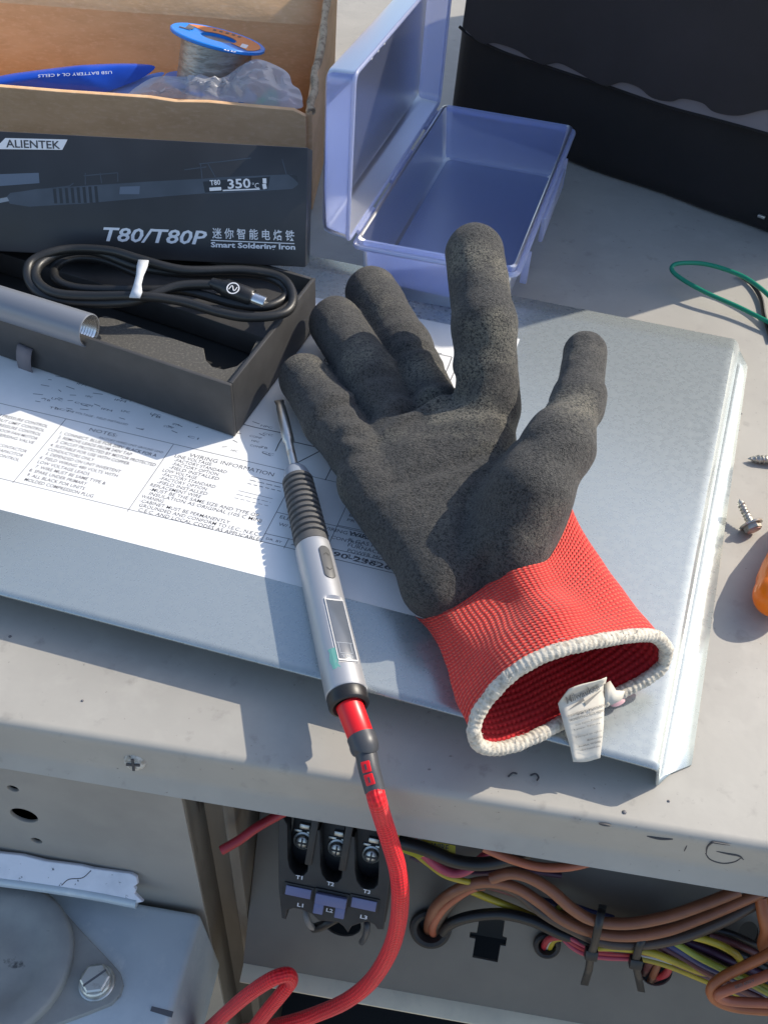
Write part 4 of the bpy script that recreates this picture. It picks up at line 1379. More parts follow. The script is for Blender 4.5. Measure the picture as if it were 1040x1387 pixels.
for pts, wh_ in (([(688, 1052), (694, 1047), (700, 1048)], 'nearly straight'), ([(718, 1050), (725, 1048), (729, 1053), (727, 1057)], 'hooked')):
    obj('plastic_shaving', tube(catmull([P(x, y, 0.5 + 0.4 * i) for i, (x, y) in enumerate(pts)], 5), 0.35, 6), M['ink'], label='tiny dark ' + wh_ + ' shaving on the cabinet top under the glove cuff', cat='shaving', group='dark shavings below the cuff')
# ================================================================ CONTACTOR AND WIRING IN THE COMPARTMENT
CW = 30.0
k1, k3 = onC(405, 1190, CW), onC(496, 1209, CW)
CT = Plane(onC(452, 1215, CW), k3 - k1, n=CPN)            # front face of the contactor
con = thing('contactor', 'black three pole contactor with pale blue markers, terminals T1 T2 T3 and L1 L2 L3', 'contactor', CT.pt(0, 0, -CW))


def ch(px, py, w=0.0): return tuple(CT.hit(px, py, w))


facep = [(377, 1168), (383, 1176), (384, 1192)]
U = []
for (xa, xb, yt, dy) in ((388, 419, 1118, 0), (432, 465, 1126, 9), (479, 514, 1135, 18)):
    yb_ = 1186 + dy
    U.append([(xa, yt), (xa + 0.5, yb_ - 22), (xa + 3, yb_ - 10), (xa + 9, yb_ - 2), (xa + 16, yb_ + 2), (xb - 7, yb_ + 1), (xb - 1, yb_ - 5), (xb, yb_ - 18), (xb + 1, yt + 6)])
outl = [(378, 1100)] + [p for u in U for p in u] + [(527, 1138), (527, 1185), (524, 1215), (518, 1258), (512, 1258), (508, 1252), (498, 1247), (486, 1250), (475, 1254), (471, 1261), (466, 1254), (458, 1248), (446, 1247), (432, 1246), (424, 1238), (412, 1232), (398, 1229), (388, 1232), (386, 1244), (383, 1243), (379, 1205)]
obj('face_plate', plate2d(CT, [[ch(*p) for p in outl]], 9, 0, 0.5), M['contactor'], con)
xs = [ch(380, 1170)[0], ch(525, 1196)[0]]
ys = [ch(452, 1252)[1], ch(452, 1090)[1]]
obj('housing_body', pbox(CT, xs[0] + 1.5, xs[1] - 1.5, ys[0] + 6, ys[1] + 6, -CW, -10, 0.8), M['contactor_dk'], con)
obj('side_rail', pbox(CT, xs[1] - 0.6, xs[1] + 2.2, ys[0] + 4, ys[1] + 6, -CW + 2, -3, 0.5), M['contactor'], con)
for (px, py) in ((426, 1120), (472, 1128)):
    c = ch(px, py)
    obj('pole_barrier', pbox(CT, c[0] - 1.6, c[0] + 1.6, ch(px, py + 52)[1], c[1] + 8, -8, 1.2, 0.5), M['contactor'], con)
for i, (px, py) in enumerate(((410, 1139), (456.5, 1149), (503, 1158))):
    w = -9.0
    c = ch(px, py, w)
    s = obj('terminal_screw', lathe(CT.pt(c[0], c[1], w - 0.9), CT.n, [(0, 4.3), (0.8, 4.2), (1.0, 3.4), (2.4, 3.2), (3.0, 2.6), (3.2, 0.8), (3.1, 0.2)], 24), M['bolt'], con)
    obj('screw_slot', join(pbox(Plane(CT.pt(c[0], c[1], w + 2.15), CT.x, y=CT.y), -2.4, 2.4, -0.4, 0.4, 0, 0.3), pbox(Plane(CT.pt(c[0], c[1], w + 2.154), CT.x, y=CT.y), -0.4, 0.4, -2.4, 2.4, 0, 0.3)), M['ink'], s)
    obj('clamp_plate', pbox(CT, c[0] - 5.0, c[0] + 5.0, c[1] - 1.0, c[1] + 4.6, w - 3.0, w - 1.4, 0.3), M['rust_screw'], con)
    obj('clamp_bar', join(pbox(CT, c[0] - 2.4, c[0] + 2.4, c[1] + 6.0, c[1] + 8.2, w - 2, w + 0.5, 0.3), pbox(CT, c[0] - 4.6, c[0] - 1.0, c[1] + 3.6, c[1] + 4.8, w - 1.4, w - 0.4, 0.2), pbox(CT, c[0] + 1.2, c[0] + 4.8, c[1] + 3.4, c[1] + 4.6, w - 1.4, w - 0.4, 0.2)), M['bolt'], con)
for (p0, p1) in (((388, 1201), (421, 1214)), ((477, 1217), (509, 1231))):
    q0, q1 = ch(*p0), ch(*p1)
    a0, a1, b0_, b1_ = q0[0], q1[0], ch((p0[0] + p1[0]) / 2, p1[1] - 1)[1], ch((p0[0] + p1[0]) / 2, p0[1] + 1)[1]
    obj('marker_frame', pbox(CT, a0 - 1.1, a1 + 1.1, b0_ - 0.8, b1_ + 1.6, 0.05, 0.6, 0.15), M['contactor_dk'], con)
    obj('blue_marker', pbox(CT, a0, a1, b0_, b1_ + 0.6, 0.65, 1.3, 0.2), M['clabel'], con)
c0 = ch(448, 1222)
obj('slider_frame', pbox(CT, c0[0] - 7.8, c0[0] + 7.8, c0[1] - 2.0, c0[1] + 5.8, 0.05, 0.8, 0.2), M['contactor_dk'], con)
sd_ = Plane(CT.pt(c0[0], c0[1]), CT.x, y=CT.y)
obj('slider', join(pbox(sd_, -7, 7, -0.5, 4.6, 0.9, 3.0, 0.5), pbox(sd_, -7, -2.6, -5.6, -0.6, 0.9, 2.4, 0.4), pbox(sd_, 2.6, 7, -5.6, -0.6, 0.9, 2.4, 0.4)), M['clabel'], con)
tl = [lettering(CT, s, p0, p1, 1.7, 0.08, 0.025) for s, p0, p1 in (('T1', (400.5, 1190), (409.5, 1191.5)), ('T2', (442.5, 1198.5), (452, 1200.5)), ('T3', (491.5, 1209), (501, 1211)), ('L1', (402.5, 1227.5), (410.5, 1229)), ('L3', (487.5, 1243.5), (497, 1245.5)))]
tl.append(lettering(CT, 'L2', (441.5, 1234.5), (450.5, 1236.5), 1.7, 0.6, 0.025))
obj('terminal_marks', join(*tl), M['white_ink'], con, smooth=0)
lw = [[(413, 1230, 20), (416, 1244, 22), (421, 1254, 20), (426, 1256, 16), (431, 1253, 10)], [(497, 1245, 20), (497, 1258, 22), (494, 1270, 16), (490, 1276, 4)]]
for i, p in enumerate(lw):
    obj('terminal_lead', tube(catmull([onC(x, y, w) for x, y, w in p], 6), 1.5, 10), mat('grey_lead', (0.20, 0.19, 0.18), 0.45) if i == 0 else M['grey_boot'], con)


def wire(name, col, pts, r, label, grp='wires in the compartment', seg=10):
    """pts in (px, py, height over the back plate)"""
    path = catmull([onC(x, y, w) for x, y, w in pts], 8)
    return obj(name, tube(path, r, seg), WM[col] if isinstance(col, str) else col, label=label, cat='wire', group=grp)


wire('lead_wire', 'black', [(425, 1257, 15), (436, 1254, 19), (449, 1247, 20), (462, 1240, 14), (468, 1236, 4)], 2.2, 'short black wire under the contactor terminal L2')
wire('lead_wire', 'red', [(300, 1152, 60), (324, 1138, 58), (346, 1122, 55), (370, 1108, 50), (400, 1092, 45)], 2.0, 'red wire between the corner post and the contactor, top left of the opening')
# thick pair coming out of the big grommet
wire('power_wire', 'brown', [(580, 1268, -10), (581, 1250, 4), (590, 1228, 16), (610, 1210, 22), (640, 1197, 24), (668, 1195, 26), (700, 1203, 26), (730, 1222, 26), (760, 1245, 26), (800, 1262, 25), (850, 1268, 25), (900, 1261, 25), (950, 1243, 25), (1000, 1222, 24), (1060, 1195, 22)], 2.5, 'dull brown thick wire arching out of the large grommet and dipping under the cable tie')
bm_ = WM['umber']
wire('power_wire', 'umber', [(592, 1270, -10), (590, 1254, 3), (604, 1230, 13), (630, 1206, 19), (660, 1196, 21), (695, 1205, 18), (735, 1236, 20), (770, 1256, 21), (815, 1275, 20), (865, 1279, 20), (920, 1270, 20), (975, 1249, 20), (1020, 1225, 18), (1060, 1205, 18)], 2.6, 'dark umber thick wire under the dull brown wire')
o_ = wire('power_wire', 'coral', [(590, 1272, -8), (586, 1254, 6), (600, 1230, 15), (622, 1212, 19), (640, 1202, 21), (655, 1199, 18)], 2.2, 'salmon printed wire out of the large grommet')
wire('power_wire', 'brown', [(665, 1190, 30), (690, 1183, 32), (715, 1188, 33), (745, 1205, 33), (775, 1231, 33), (805, 1247, 32), (850, 1251, 31), (905, 1241, 30), (955, 1224, 30), (1000, 1206, 28)], 2.6, 'uppermost thick brown wire bowed under the lip')
wire('power_wire', 'black', [(600, 1262, 4), (612, 1250, 9), (640, 1241, 11), (680, 1238, 12), (720, 1247, 13), (760, 1265, 14), (800, 1277, 15), (850, 1283, 15), (900, 1278, 14)], 2.6, 'thick black wire running above the cutout')
wire('signal_wire', 'yellow', [(636, 1206, 12), (655, 1214, 10), (680, 1224, 9), (702, 1233, 7), (730, 1246, 4)], 1.7, 'yellow wire slanting behind the umber wire')
wire('signal_wire', 'pink', [(560, 1140, 34), (575, 1158, 34), (596, 1176, 34), (616, 1183, 34), (634, 1178, 34), (655, 1160, 30), (668, 1150, 26)], 2.0, 'pink wire curving below the yellow warning tag')
wire('signal_wire', 'yellow', [(552, 1148, 26), (575, 1166, 26), (598, 1183, 27), (615, 1190, 27), (640, 1196, 24)], 1.4, 'thin yellow wire beneath the pink wire')
wire('power_wire', 'black', [(540, 1140, 40), (575, 1150, 42), (615, 1166, 42), (655, 1170, 42), (700, 1160, 40), (740, 1140, 36)], 2.9, 'thick black wire tucked close under the lip')
wire('signal_wire', 'coral', [(655, 1148, 46), (690, 1163, 47), (730, 1174, 47), (770, 1174, 46), (810, 1165, 42)], 1.9, 'coral wire just showing under the lip edge')
# bundle through the small grommet
for i, (c, dx, r, lab_) in enumerate((('red', -3, 1.5, 'red wire out of the small grommet'), ('white', 1, 1.2, 'white wire out of the small grommet'), ('yellow', 5, 1.6, 'yellow wire out of the small grommet'), ('coral', -9, 1.4, 'coral wire falling past the small grommet'))):
    if c == 'coral':
        wire('signal_wire', c, [(728, 1245, 8), (735, 1256, 9), (750, 1264, 11), (768, 1269, 12), (800, 1282, 12), (850, 1290, 12), (900, 1292, 11)], r, lab_)
    else:
        wire('signal_wire', c, [(738 + dx, 1292, -12), (740 + dx, 1280, 3), (748 + dx, 1271, 10), (770 + dx, 1270 + i, 13), (800, 1278 + i * 4, 13), (850, 1286 + i * 4, 13), (900, 1296 + i * 5, 12), (960, 1318 + i * 6, 9), (1050, 1350 + i * 8, 8)], r, lab_)
for i, (c, y0, lab_) in enumerate((('pink', 1270, 'upper pink wire beside the first cable tie'), ('red', 1275, 'red wire beside the first cable tie'), ('pink', 1281, 'lower pink wire beside the first cable tie'))):
    wire('signal_wire', c, [(758, 1262 + i * 2, 12), (775, y0 + 2, 16), (795, y0 + 12, 16), (820, y0 + 16, 15), (855, y0 + 17, 14), (890, y0 + 16, 9)], 1.25, lab_)
# the fan of thin wires to the right
fan = [('purple', [(556, 1160, 8), (600, 1176, 8), (650, 1182, 10), (700, 1178, 12), (760, 1186, 10)], 1.3, 'thin purple wire on the back plate under the lip'),
       ('maroon', [(660, 1200, 12), (700, 1212, 12), (740, 1230, 14), (780, 1243, 14), (830, 1256, 12)], 1.5, 'maroon wire between the two arched brown wires'),
       ('black', [(930, 1255, 10), (980, 1262, 12), (1020, 1278, 12), (1060, 1296, 10)], 1.6, 'black wire at the very top of the fan'),
       ('brown', [(890, 1276, 10), (930, 1296, 13), (975, 1318, 13), (1010, 1340, 10), (1050, 1372, 8)], 1.5, 'slim brown wire crossing the purple wires'),
       ('blue', [(950, 1300, 9), (1000, 1326, 9), (1050, 1346, 8)], 1.4, 'slim blue wire between the black wires'),
       ('white', [(1000, 1330, 8), (1030, 1345, 9), (1060, 1358, 8)], 1.2, 'white wire in the lowest corner of the fan'),
       ('yellow', [(800, 1283, 18), (840, 1284, 20), (880, 1290, 20), (915, 1303, 18), (945, 1315, 14), (972, 1321, 8)], 1.7, 'broad yellow wire ending beside the orange loop'),
       ('yellow', [(862, 1275, 14), (900, 1265, 18), (935, 1268, 20), (970, 1278, 20), (995, 1292, 18), (1003, 1305, 10), (1002, 1315, 2)], 1.7, 'yellow wire bent down in an arc at the right'),
       ('lime', [(880, 1262, 14), (910, 1275, 17), (945, 1296, 18), (985, 1316, 17), (1020, 1334, 15), (1060, 1356, 12)], 1.6, 'yellow green wire running diagonally to the corner'),
       ('blue', [(880, 1266, 15), (915, 1284, 17), (950, 1304, 16), (990, 1323, 14), (1050, 1350, 10)], 2.0, 'blue wire beside the yellow green wire'),
       ('maroon', [(870, 1270, 15), (905, 1288, 16), (940, 1307, 15), (985, 1331, 12), (1050, 1362, 8)], 2.0, 'maroon wire between the blue wire and the broad yellow wire'),
       ('purple', [(900, 1300, 11), (950, 1318, 11), (990, 1338, 11), (1050, 1366, 8)], 1.8, 'purple wire under the maroon wire'),
       ('purple', [(905, 1268, 10), (950, 1284, 12), (1000, 1306, 12), (1050, 1330, 10)], 1.8, 'purple wire above the yellow green wire'),
       ('umber', [(920, 1272, 8), (960, 1290, 9), (1010, 1316, 10), (1055, 1340, 9)], 1.9, 'dark brown wire in the fan at the right'),
       ('black', [(940, 1268, 8), (985, 1285, 10), (1030, 1308, 9), (1060, 1325, 8)], 1.9, 'black wire in the fan at the right'),
       ('maroon', [(960, 1266, 9), (1000, 1280, 11), (1025, 1292, 11), (1060, 1310, 10)], 1.7, 'maroon wire at the top of the fan'),
       ('yellow', [(985, 1314, 12), (1015, 1327, 13), (1060, 1350, 12)], 1.5, 'short yellow wire beside the printed orange loop'),
       ('black', [(960, 1330, 7), (1000, 1346, 7), (1060, 1368, 6)], 1.9, 'black wire below the purple wire'),
       ('umber', [(800, 1262, 10), (840, 1270, 8), (880, 1285, 6), (930, 1300, 5), (990, 1322, 5)], 2.0, 'umber wire behind the cable ties')]
for c, p, r, lab_ in fan:
    wire('signal_wire', c, p, r, lab_)
wire('loop_wire', 'orange', [(1080, 1262, 26), (1040, 1292, 28), (1005, 1310, 28), (978, 1324, 28), (963, 1338, 28), (966, 1352, 27), (985, 1362, 26), (1015, 1367, 25), (1070, 1370, 24)], 2.3, 'orange wire in the outer loop at the lower right corner')
lw_ = wire('loop_wire', 'coral', [(1080, 1300, 30), (1040, 1320, 31), (1010, 1332, 31), (985, 1341, 31), (972, 1347, 30), (978, 1353, 29), (1000, 1357, 28), (1070, 1360, 26)], 2.2, 'pale orange printed wire in the inner loop at the lower right corner')
PT = Plane(onC(1005, 1334, 33.4), onC(1020, 1328, 33.4) - onC(995, 1337, 33.4), n=CPN)
obj('wire_print', lettering(PT, 'E20 600V', (996, 1339), (1022, 1329), 1.5, 0.15, 0.01), M['ink'], lw_, smooth=0)
for i, (c, p) in enumerate((('maroon', [(872, 1318, -8), (880, 1304, 4), (890, 1294, 9), (900, 1288, 10)]), ('red', [(884, 1326, -8), (902, 1318, 4), (906, 1305, 8), (898, 1294, 10), (888, 1290, 11)]), ('brown', [(880, 1330, -8), (888, 1312, 3), (893, 1298, 8)]))):
    wire('signal_wire', c, p, 1.7, ('maroon wire', 'red wire', 'brown wire')[i] + ' curling out of the hole below the second cable tie')
wire('power_wire', 'orange', [(1030, 1215, 20), (1034, 1240, 22), (1038, 1262, 22), (1034, 1280, 20), (1040, 1290, 20)], 3.0, 'rust orange lead with a joint at the right edge above the loops')
wire('signal_wire', 'blue', [(700, 1205, 8), (735, 1220, 8), (770, 1226, 10), (800, 1236, 10), (830, 1244, 8)], 1.6, 'dark blue wire behind the uppermost brown wire')
wire('signal_wire', 'lime', [(752, 1233, 12), (764, 1226, 16), (772, 1234, 12), (800, 1240, 8), (850, 1250, 6)], 1.3, 'yellow green wire knotted behind the uppermost brown wire')
wire('power_wire', 'brown', [(745, 1236, 14), (775, 1244, 18), (810, 1254, 19), (850, 1262, 18), (900, 1256, 16)], 2.1, 'second brown wire under the uppermost brown wire')


def tie(pts, lab_):
    t = thing('cable_tie', lab_, 'cable tie', onC(pts[3][0], pts[3][1], 10), 'black cable ties on the wires')
    rows = []
    for (x, y, w) in pts:
        c = onC(x, y, w)
        rows.append(np.array([c - CP.x * 1.7, c + CP.x * 1.7]))
    b = obj('strap', loft(rows, closed=False), M['black_pl'], t)
    solid(b, 0.9)
    x, y, w = pts[-3]
    c = CP.hit(x, y, w)
    obj('tie_head', pbox(CP, c[0] - 2.8, c[0] + 2.8, c[1] - 2.4, c[1] + 2.4, w - 2, w + 2.6, 0.6), M['black_pl'], t)
    return t


tie([(816, 1228, 22), (813, 1238, 36), (808, 1262, 33), (804, 1280, 30), (800, 1291, 24), (797, 1312, 20), (791, 1332, 12)], 'black cable tie hanging from the wires, the one below the brown bend')
tie([(872, 1262, 20), (868, 1274, 26), (864, 1284, 24), (861, 1296, 22), (860, 1303, 20), (864, 1322, 16), (868, 1341, 10)], 'black cable tie beside the hole with the red wires')

YT = Plane(onC(600, 1150, 40), onC(640, 1160, 40) - onC(560, 1145, 40), n=unit(CPN + [0, 0.2, 0.5]))
yt = thing('warning_tag', 'yellow printed wire tag under the lip beside the red cable', 'tag', YT.o)
obj('tag_sleeve', plate2d(YT, [[YT.hit(*p) for p in ((535, 1128), (560, 1140), (575, 1138), (616, 1146), (616, 1157), (590, 1154), (566, 1162), (540, 1152))]], 1.2, 0, 0.2), mat('yellow_tag', (0.50, 0.40, 0.02), 0.5), yt)
obj('tag_print', lettering(YT, 'WIRE', (583, 1149), (607, 1153), 2.4, 0.3, 0.01), M['ink'], yt, smooth=0)

# ================================================================ GLOVE
def gp(px, py, z): return P(px, py, z)


PR = []                                        # round cones: a, b, ra, rb, group


def cone(a, b, grp):
    A, B = gp(*a[:3]), gp(*b[:3])
    PR.append((A, B, a[3] / scale_at(A), b[3] / scale_at(B), grp))


cone((590, 778, 30, 46), (497, 655, 30, 42), 'palm')
cone((610, 762, 31, 48), (538, 600, 33, 40), 'palm')
cone((635, 745, 32, 50), (592, 575, 36, 40), 'palm')
cone((660, 740, 32, 46), (652, 575, 42, 44), 'palm')
cone((560, 640, 32, 40), (640, 620, 36, 44), 'palm')
cone((585, 800, 29, 38), (690, 752, 31, 42), 'palm')
cone((722, 742, 34, 44), (740, 655, 42, 38), 'palm')
cone((692, 745, 42, 52), (718, 668, 58, 54), 'thumb')
cone((718, 668, 58, 54), (755, 606, 65, 43), 'thumb')
cone((755, 606, 65, 43), (783, 543, 67, 33), 'thumb2')
cone((783, 543, 67, 33), (793, 478, 69, 30), 'thumb2')
cone((680, 700, 44, 44), (715, 630, 52, 34), 'thumb')
cone((490, 628, 31, 38), (450, 570, 29, 38), 'f1')
cone((450, 570, 29, 38), (413, 513, 27, 35), 'f1')
cone((540, 590, 33, 37), (500, 512, 35, 37), 'f2')
cone((500, 512, 35, 37), (455, 438, 31, 37), 'f2')
cone((592, 560, 35, 36), (548, 472, 31, 36), 'f3')
cone((548, 472, 31, 36), (504, 397, 29, 36), 'f3')
cone((662, 555, 46, 43), (656, 440, 72, 42), 'f4')
cone((656, 440, 72, 42), (643, 344, 84, 40), 'f4')
PA = np.array([p[0] for p in PR]); PBv = np.array([p[1] for p in PR]); RA = np.array([p[2] for p in PR]); RB = np.array([p[3] for p in PR])
GR = [p[4] for p in PR]


def smin(a, b, k):
    h = np.clip(0.5 + 0.5 * (b - a) / k, 0, 1)
    return b * (1 - h) + a * h - k * h * (1 - h)


def sdf(X):
    ba = PBv - PA
    d = []
    for i in range(len(PR)):
        pa = X - PA[i]
        t = np.clip((pa @ ba[i]) / (ba[i] @ ba[i]), 0, 1)
        d.append(np.linalg.norm(pa - t[:, None] * ba[i], axis=1) - (RA[i] + t * (RB[i] - RA[i])))
    res = {}
    for i, g_ in enumerate(GR):
        res[g_] = d[i] if g_ not in res else smin(res[g_], d[i], 9.0 if g_ in ('palm',) else 5.0)
    out = res['palm']
    # the fingers keep a clean gap from each other and blend into the palm
    out = smin(out, smin(res['thumb'], res['thumb2'], 9.0), 4.5)
    for f in ('f1', 'f2', 'f3', 'f4'):
        out = smin(out, res[f], 3.0)
    # soft folds where fingers and thumb bend
    n = np.array([0.55, -0.25, 0.8])
    return out


def grad(X):
    e = 0.25
    g0 = np.stack([sdf(X + np.eye(3)[k] * e) - sdf(X - np.eye(3)[k] * e) for k in range(3)], 1)
    return g0 / (np.linalg.norm(g0, axis=1)[:, None] + 1e-9)


def capsule(A, B, ra, rb, seg=18, rows=6):
    ax_ = unit(B - A)
    Lc = np.linalg.norm(B - A)
    prof = [(-ra * math.cos(math.pi / 2 * k / rows), max(0.02, ra * math.sin(math.pi / 2 * k / rows))) for k in range(rows + 1)]
    prof += [(Lc + rb * math.sin(math.pi / 2 * k / rows), max(0.02, rb * math.cos(math.pi / 2 * k / rows))) for k in range(rows + 1)]
    return lathe(A, ax_, prof, seg)


base = join(*[capsule(p[0], p[1], p[2], p[3])[:2] for p in PR])
me = bpy.data.meshes.new('tmp')
me.from_pydata((base[0] / 1000).tolist(), [], [list(f) for f in base[1]])
to = bpy.data.objects.new('tmp', me)
COL.objects.link(to)
rm = to.modifiers.new('r', 'REMESH')
rm.mode = 'VOXEL'
rm.voxel_size = 0.0012
dg = bpy.context.evaluated_depsgraph_get()
ev = to.evaluated_get(dg)
m2 = ev.to_mesh()
GV = np.empty(len(m2.vertices) * 3)
m2.vertices.foreach_get('co', GV)
GV = GV.reshape(-1, 3) * 1000
GF = [tuple(p.vertices) for p in m2.polygons]
ED = np.array([e.vertices[:] for e in m2.edges])
ev.to_mesh_clear()
bpy.data.objects.remove(to)


def relax(V, it, f=0.5):
    cnt = np.bincount(ED.ravel(), minlength=len(V))[:, None]
    for _ in range(it):
        acc = np.zeros_like(V)
        for k in range(3):
            acc[:, k] = np.bincount(ED[:, 0], V[ED[:, 1], k], len(V)) + np.bincount(ED[:, 1], V[ED[:, 0], k], len(V))
        V = V + f * (acc / cnt - V)
    return V


for _ in range(3):
    for _k in range(2):
        GV -= (sdf(GV) * 0.9)[:, None] * grad(GV)
    GV = relax(GV, 2)
# loose, slightly lumpy cloth: puckers over the joints and soft dents
GN = grad(GV)
folds = [((500, 570, 48), (562, 545, 48), 1.9), ((462, 585, 44), (490, 588, 46), 0.9), ((560, 545, 48), (615, 525, 50), 1.9), ((470, 512, 48), (520, 500, 50), 1.4), ((628, 470, 76), (700, 455, 80), 0.8), ((735, 600, 72), (790, 590, 72), 0.7), ((622, 545, 60), (700, 540, 62), 1.5), ((430, 560, 42), (470, 545, 42), 1.0), ((600, 800, 44), (690, 740, 46), 1.2), ((540, 470, 46), (590, 465, 46), 1.2), ((760, 545, 74), (815, 540, 72), 0.7), ((510, 655, 46), (640, 618, 52), 0.7), ((632, 690, 50), (614, 790, 46), 1.1)]
disp = np.zeros(len(GV))
for a, b, dep in folds:
    A, B = gp(*a), gp(*b)
    ab = B - A
    t = np.clip(((GV - A) @ ab) / (ab @ ab), -0.25, 1.25)
    dd = np.linalg.norm((GV - A - t[:, None] * ab) * [1, 1, 0.55], axis=1)
    disp -= dep * (np.exp(-(dd / 2.6) ** 2) - 0.55 * np.exp(-((dd - 6.0) / 3.4) ** 2))
nz = np.array([mnoise.noise(Vector(v * 0.05)) * 1.0 + mnoise.noise(Vector(v * 0.16)) * 0.55 for v in GV])
GV = GV + GN * (disp + nz * 0.6)[:, None]
GV = relax(GV, 1, 0.4)
gl = thing('work_glove', 'black foam coated work glove with a red knit cuff, lying palm up on the panel', 'glove', gp(640, 760, 30) * [1, 1, 0] + [0, 0, ZP])
obj('coated_hand', (GV, GF, None), M['glove'], gl, smooth=0)
for p in gl.children[0].data.polygons: p.use_smooth = True


def glove_hit(px, py, far=False):
    """where the sight line meets the glove surface: first or last time"""
    d = unit(wray(px, py))
    ts = np.linspace(150, 620, 2400)
    s = sdf(CAM + d * ts[:, None])
    ins = np.where(s < 0.0)[0]
    if len(ins) == 0:
        X = (CAM + d * ts[int(np.argmin(s))])[None]
        for _ in range(3):
            X = X - sdf(X)[:, None] * grad(X)
        return X[0]
    return CAM + d * ts[ins[-1] if far else ins[0]]


front = [(556, 842), (575, 838), (600, 828), (618, 818), (645, 800), (665, 787), (690, 774), (715, 766), (738, 760), (750, 745), (762, 722), (770, 702), (774, 690)]
back = [(774, 704), (768, 722), (756, 746), (742, 764), (722, 780), (695, 796), (665, 812), (635, 824), (605, 834), (575, 842)]
r0 = [glove_hit(*p) for p in front] + [glove_hit(px, py, True) for px, py in back]
r0 = np.array(r0)
NR = 96


def resample_closed(pts, n, start=0, mid=None):
    """closed outline, split at point `mid` so both halves get n/2 points"""
    def seg_rs(q, m):
        q = catmull(q, 10)
        L_ = np.concatenate([[0], np.cumsum(np.linalg.norm(np.diff(q, axis=0), axis=1))])
        t = np.linspace(0, L_[-1], m + 1)[:-1]
        return np.stack([np.interp(t, L_, q[:, k]) for k in range(3)], 1)
    pts = list(pts)
    return np.vstack([seg_rs(pts[:mid + 1], n // 2), seg_rs(pts[mid:] + [pts[0]], n // 2)])


R0 = resample_closed(r0, NR, 0, len(front) - 1)
rimf = [(641, 992, 30), (646, 970, 34), (660, 948, 39), (682, 923, 45), (710, 902, 50), (745, 885, 53), (785, 874, 53), (825, 866, 50), (862, 861, 45), (888, 863, 40), (902, 878, 33)]
rimb = [(897, 901, 25), (875, 920, 21), (845, 936, 18.5), (810, 953, 17.5), (780, 967, 17.5), (755, 982, 17.5), (725, 998, 17.5), (698, 1009, 18), (670, 1015, 20), (648, 1009, 24)]
RIM = resample_closed([gp(*p) for p in rimf + rimb], NR, 0, len(rimf) - 1)
# knit tube between the edge of the coating and the hem
rings, inner = [], []
NB = 26
c0_, c1_ = R0.mean(0), RIM.mean(0)
for i in range(NB + 1):
    t = i / NB
    q = R0 * (1 - t) + RIM * t
    c = q.mean(0)
    # waisted at the wrist, loose folds
    rad = 1.0 - 0.10 * math.sin(math.pi * min(1, t * 1.25)) * (1 - t)
    q2 = c + (q - c) * rad
    for k in range(NR):
        n_ = unit(q[k] - c)
        fold = 1.7 * mnoise.noise(Vector((k / NR * 9 + 0.4 * math.sin(t * 3), t * 2.2, 2.0))) + 0.9 * mnoise.noise(Vector((k / NR * 4, t * 6, 5.0)))
        fold *= math.sin(math.pi * min(1, max(0, t))) ** 0.7
        top_ = math.exp(-((k / NR - 0.24) / 0.16) ** 2)
        fold += top_ * 1.5 * math.sin(t * math.pi * 1.0) * math.sin(t * 9.0 + k / NR * 10)
        q2[k] = q2[k] + n_ * (0.35 + fold)
        if q2[k][2] < ZP + 0.8 and PL.hit3(0, 0) is not None:
            q2[k][2] = ZP + 0.8
    rings.append(q2)
V = np.vstack(rings)
Fc, Uv = [], []
for i in range(NB):
    for k in range(NR):
        k2 = (k + 1) % NR
        Fc.append((i * NR + k, i * NR + k2, (i + 1) * NR + k2, (i + 1) * NR + k))
        Uv += [(i / NB, k / NR), (i / NB, (k + 1) / NR), ((i + 1) / NB, (k + 1) / NR), ((i + 1) / NB, k / NR)]
cuff = obj('knit_cuff', (V, Fc, np.array(Uv)), M['knit'], gl, smooth=0)
for p in cuff.data.polygons: p.use_smooth = True
# red lining inside the cuff, closed at the wrist
lin = []
for i in range(NB, 11, -2):
    c = rings[i].mean(0)
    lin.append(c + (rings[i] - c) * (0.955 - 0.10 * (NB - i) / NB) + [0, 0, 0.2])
c = lin[-1].mean(0)
lin.append(c + (lin[-1] - c) * 0.5 - unit(c1_ - c0_) * 4)
_lv, _lf, _ = loft(lin, cap1=True)
_lu = []
for f_ in _lf:
    _lu += [((v_ // NR) * 2.0 / NB, (v_ % NR) / NR if not (v_ % NR == 0 and (f_[0] % NR) == NR - 1) else 1.0) for v_ in f_]
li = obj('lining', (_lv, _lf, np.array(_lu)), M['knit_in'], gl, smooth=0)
for p in li.data.polygons: p.use_smooth = True
# overlocked hem: a padded roll with stitches
hp = catmull(RIM, 6, True)
n = len(hp)
rr = [2.5 + 0.11 * math.sin(k * 2 * math.pi / 6 + 0.6 * math.sin(k * 0.13)) + 0.35 * mnoise.noise(Vector((k * 0.07, 1, 1))) for k in range(n)]
hem = obj('hem', tube(hp + np.array([0, 0, 0.2]), rr, 14, closed=True), M['hem'], gl, smooth=0)
for p in hem.data.polygons: p.use_smooth = True
rnd = random.Random(11)
fz = []
for k in range(46):
    j = rnd.randrange(n)
    p = hp[j] + np.array([rnd.uniform(-2, 2), rnd.uniform(-2, 2), rnd.uniform(1.5, 3.4)])
    d = np.array([rnd.uniform(-1, 1), rnd.uniform(-1, 1), rnd.uniform(-0.3, 0.7)]) * 2.4
    fz.append(tube(catmull([p, p + d * 0.5 + [0, 0, 0.5], p + d], 3), 0.11, 4)[:2])
obj('loose_thread', join(*fz), M['hem'], hem)
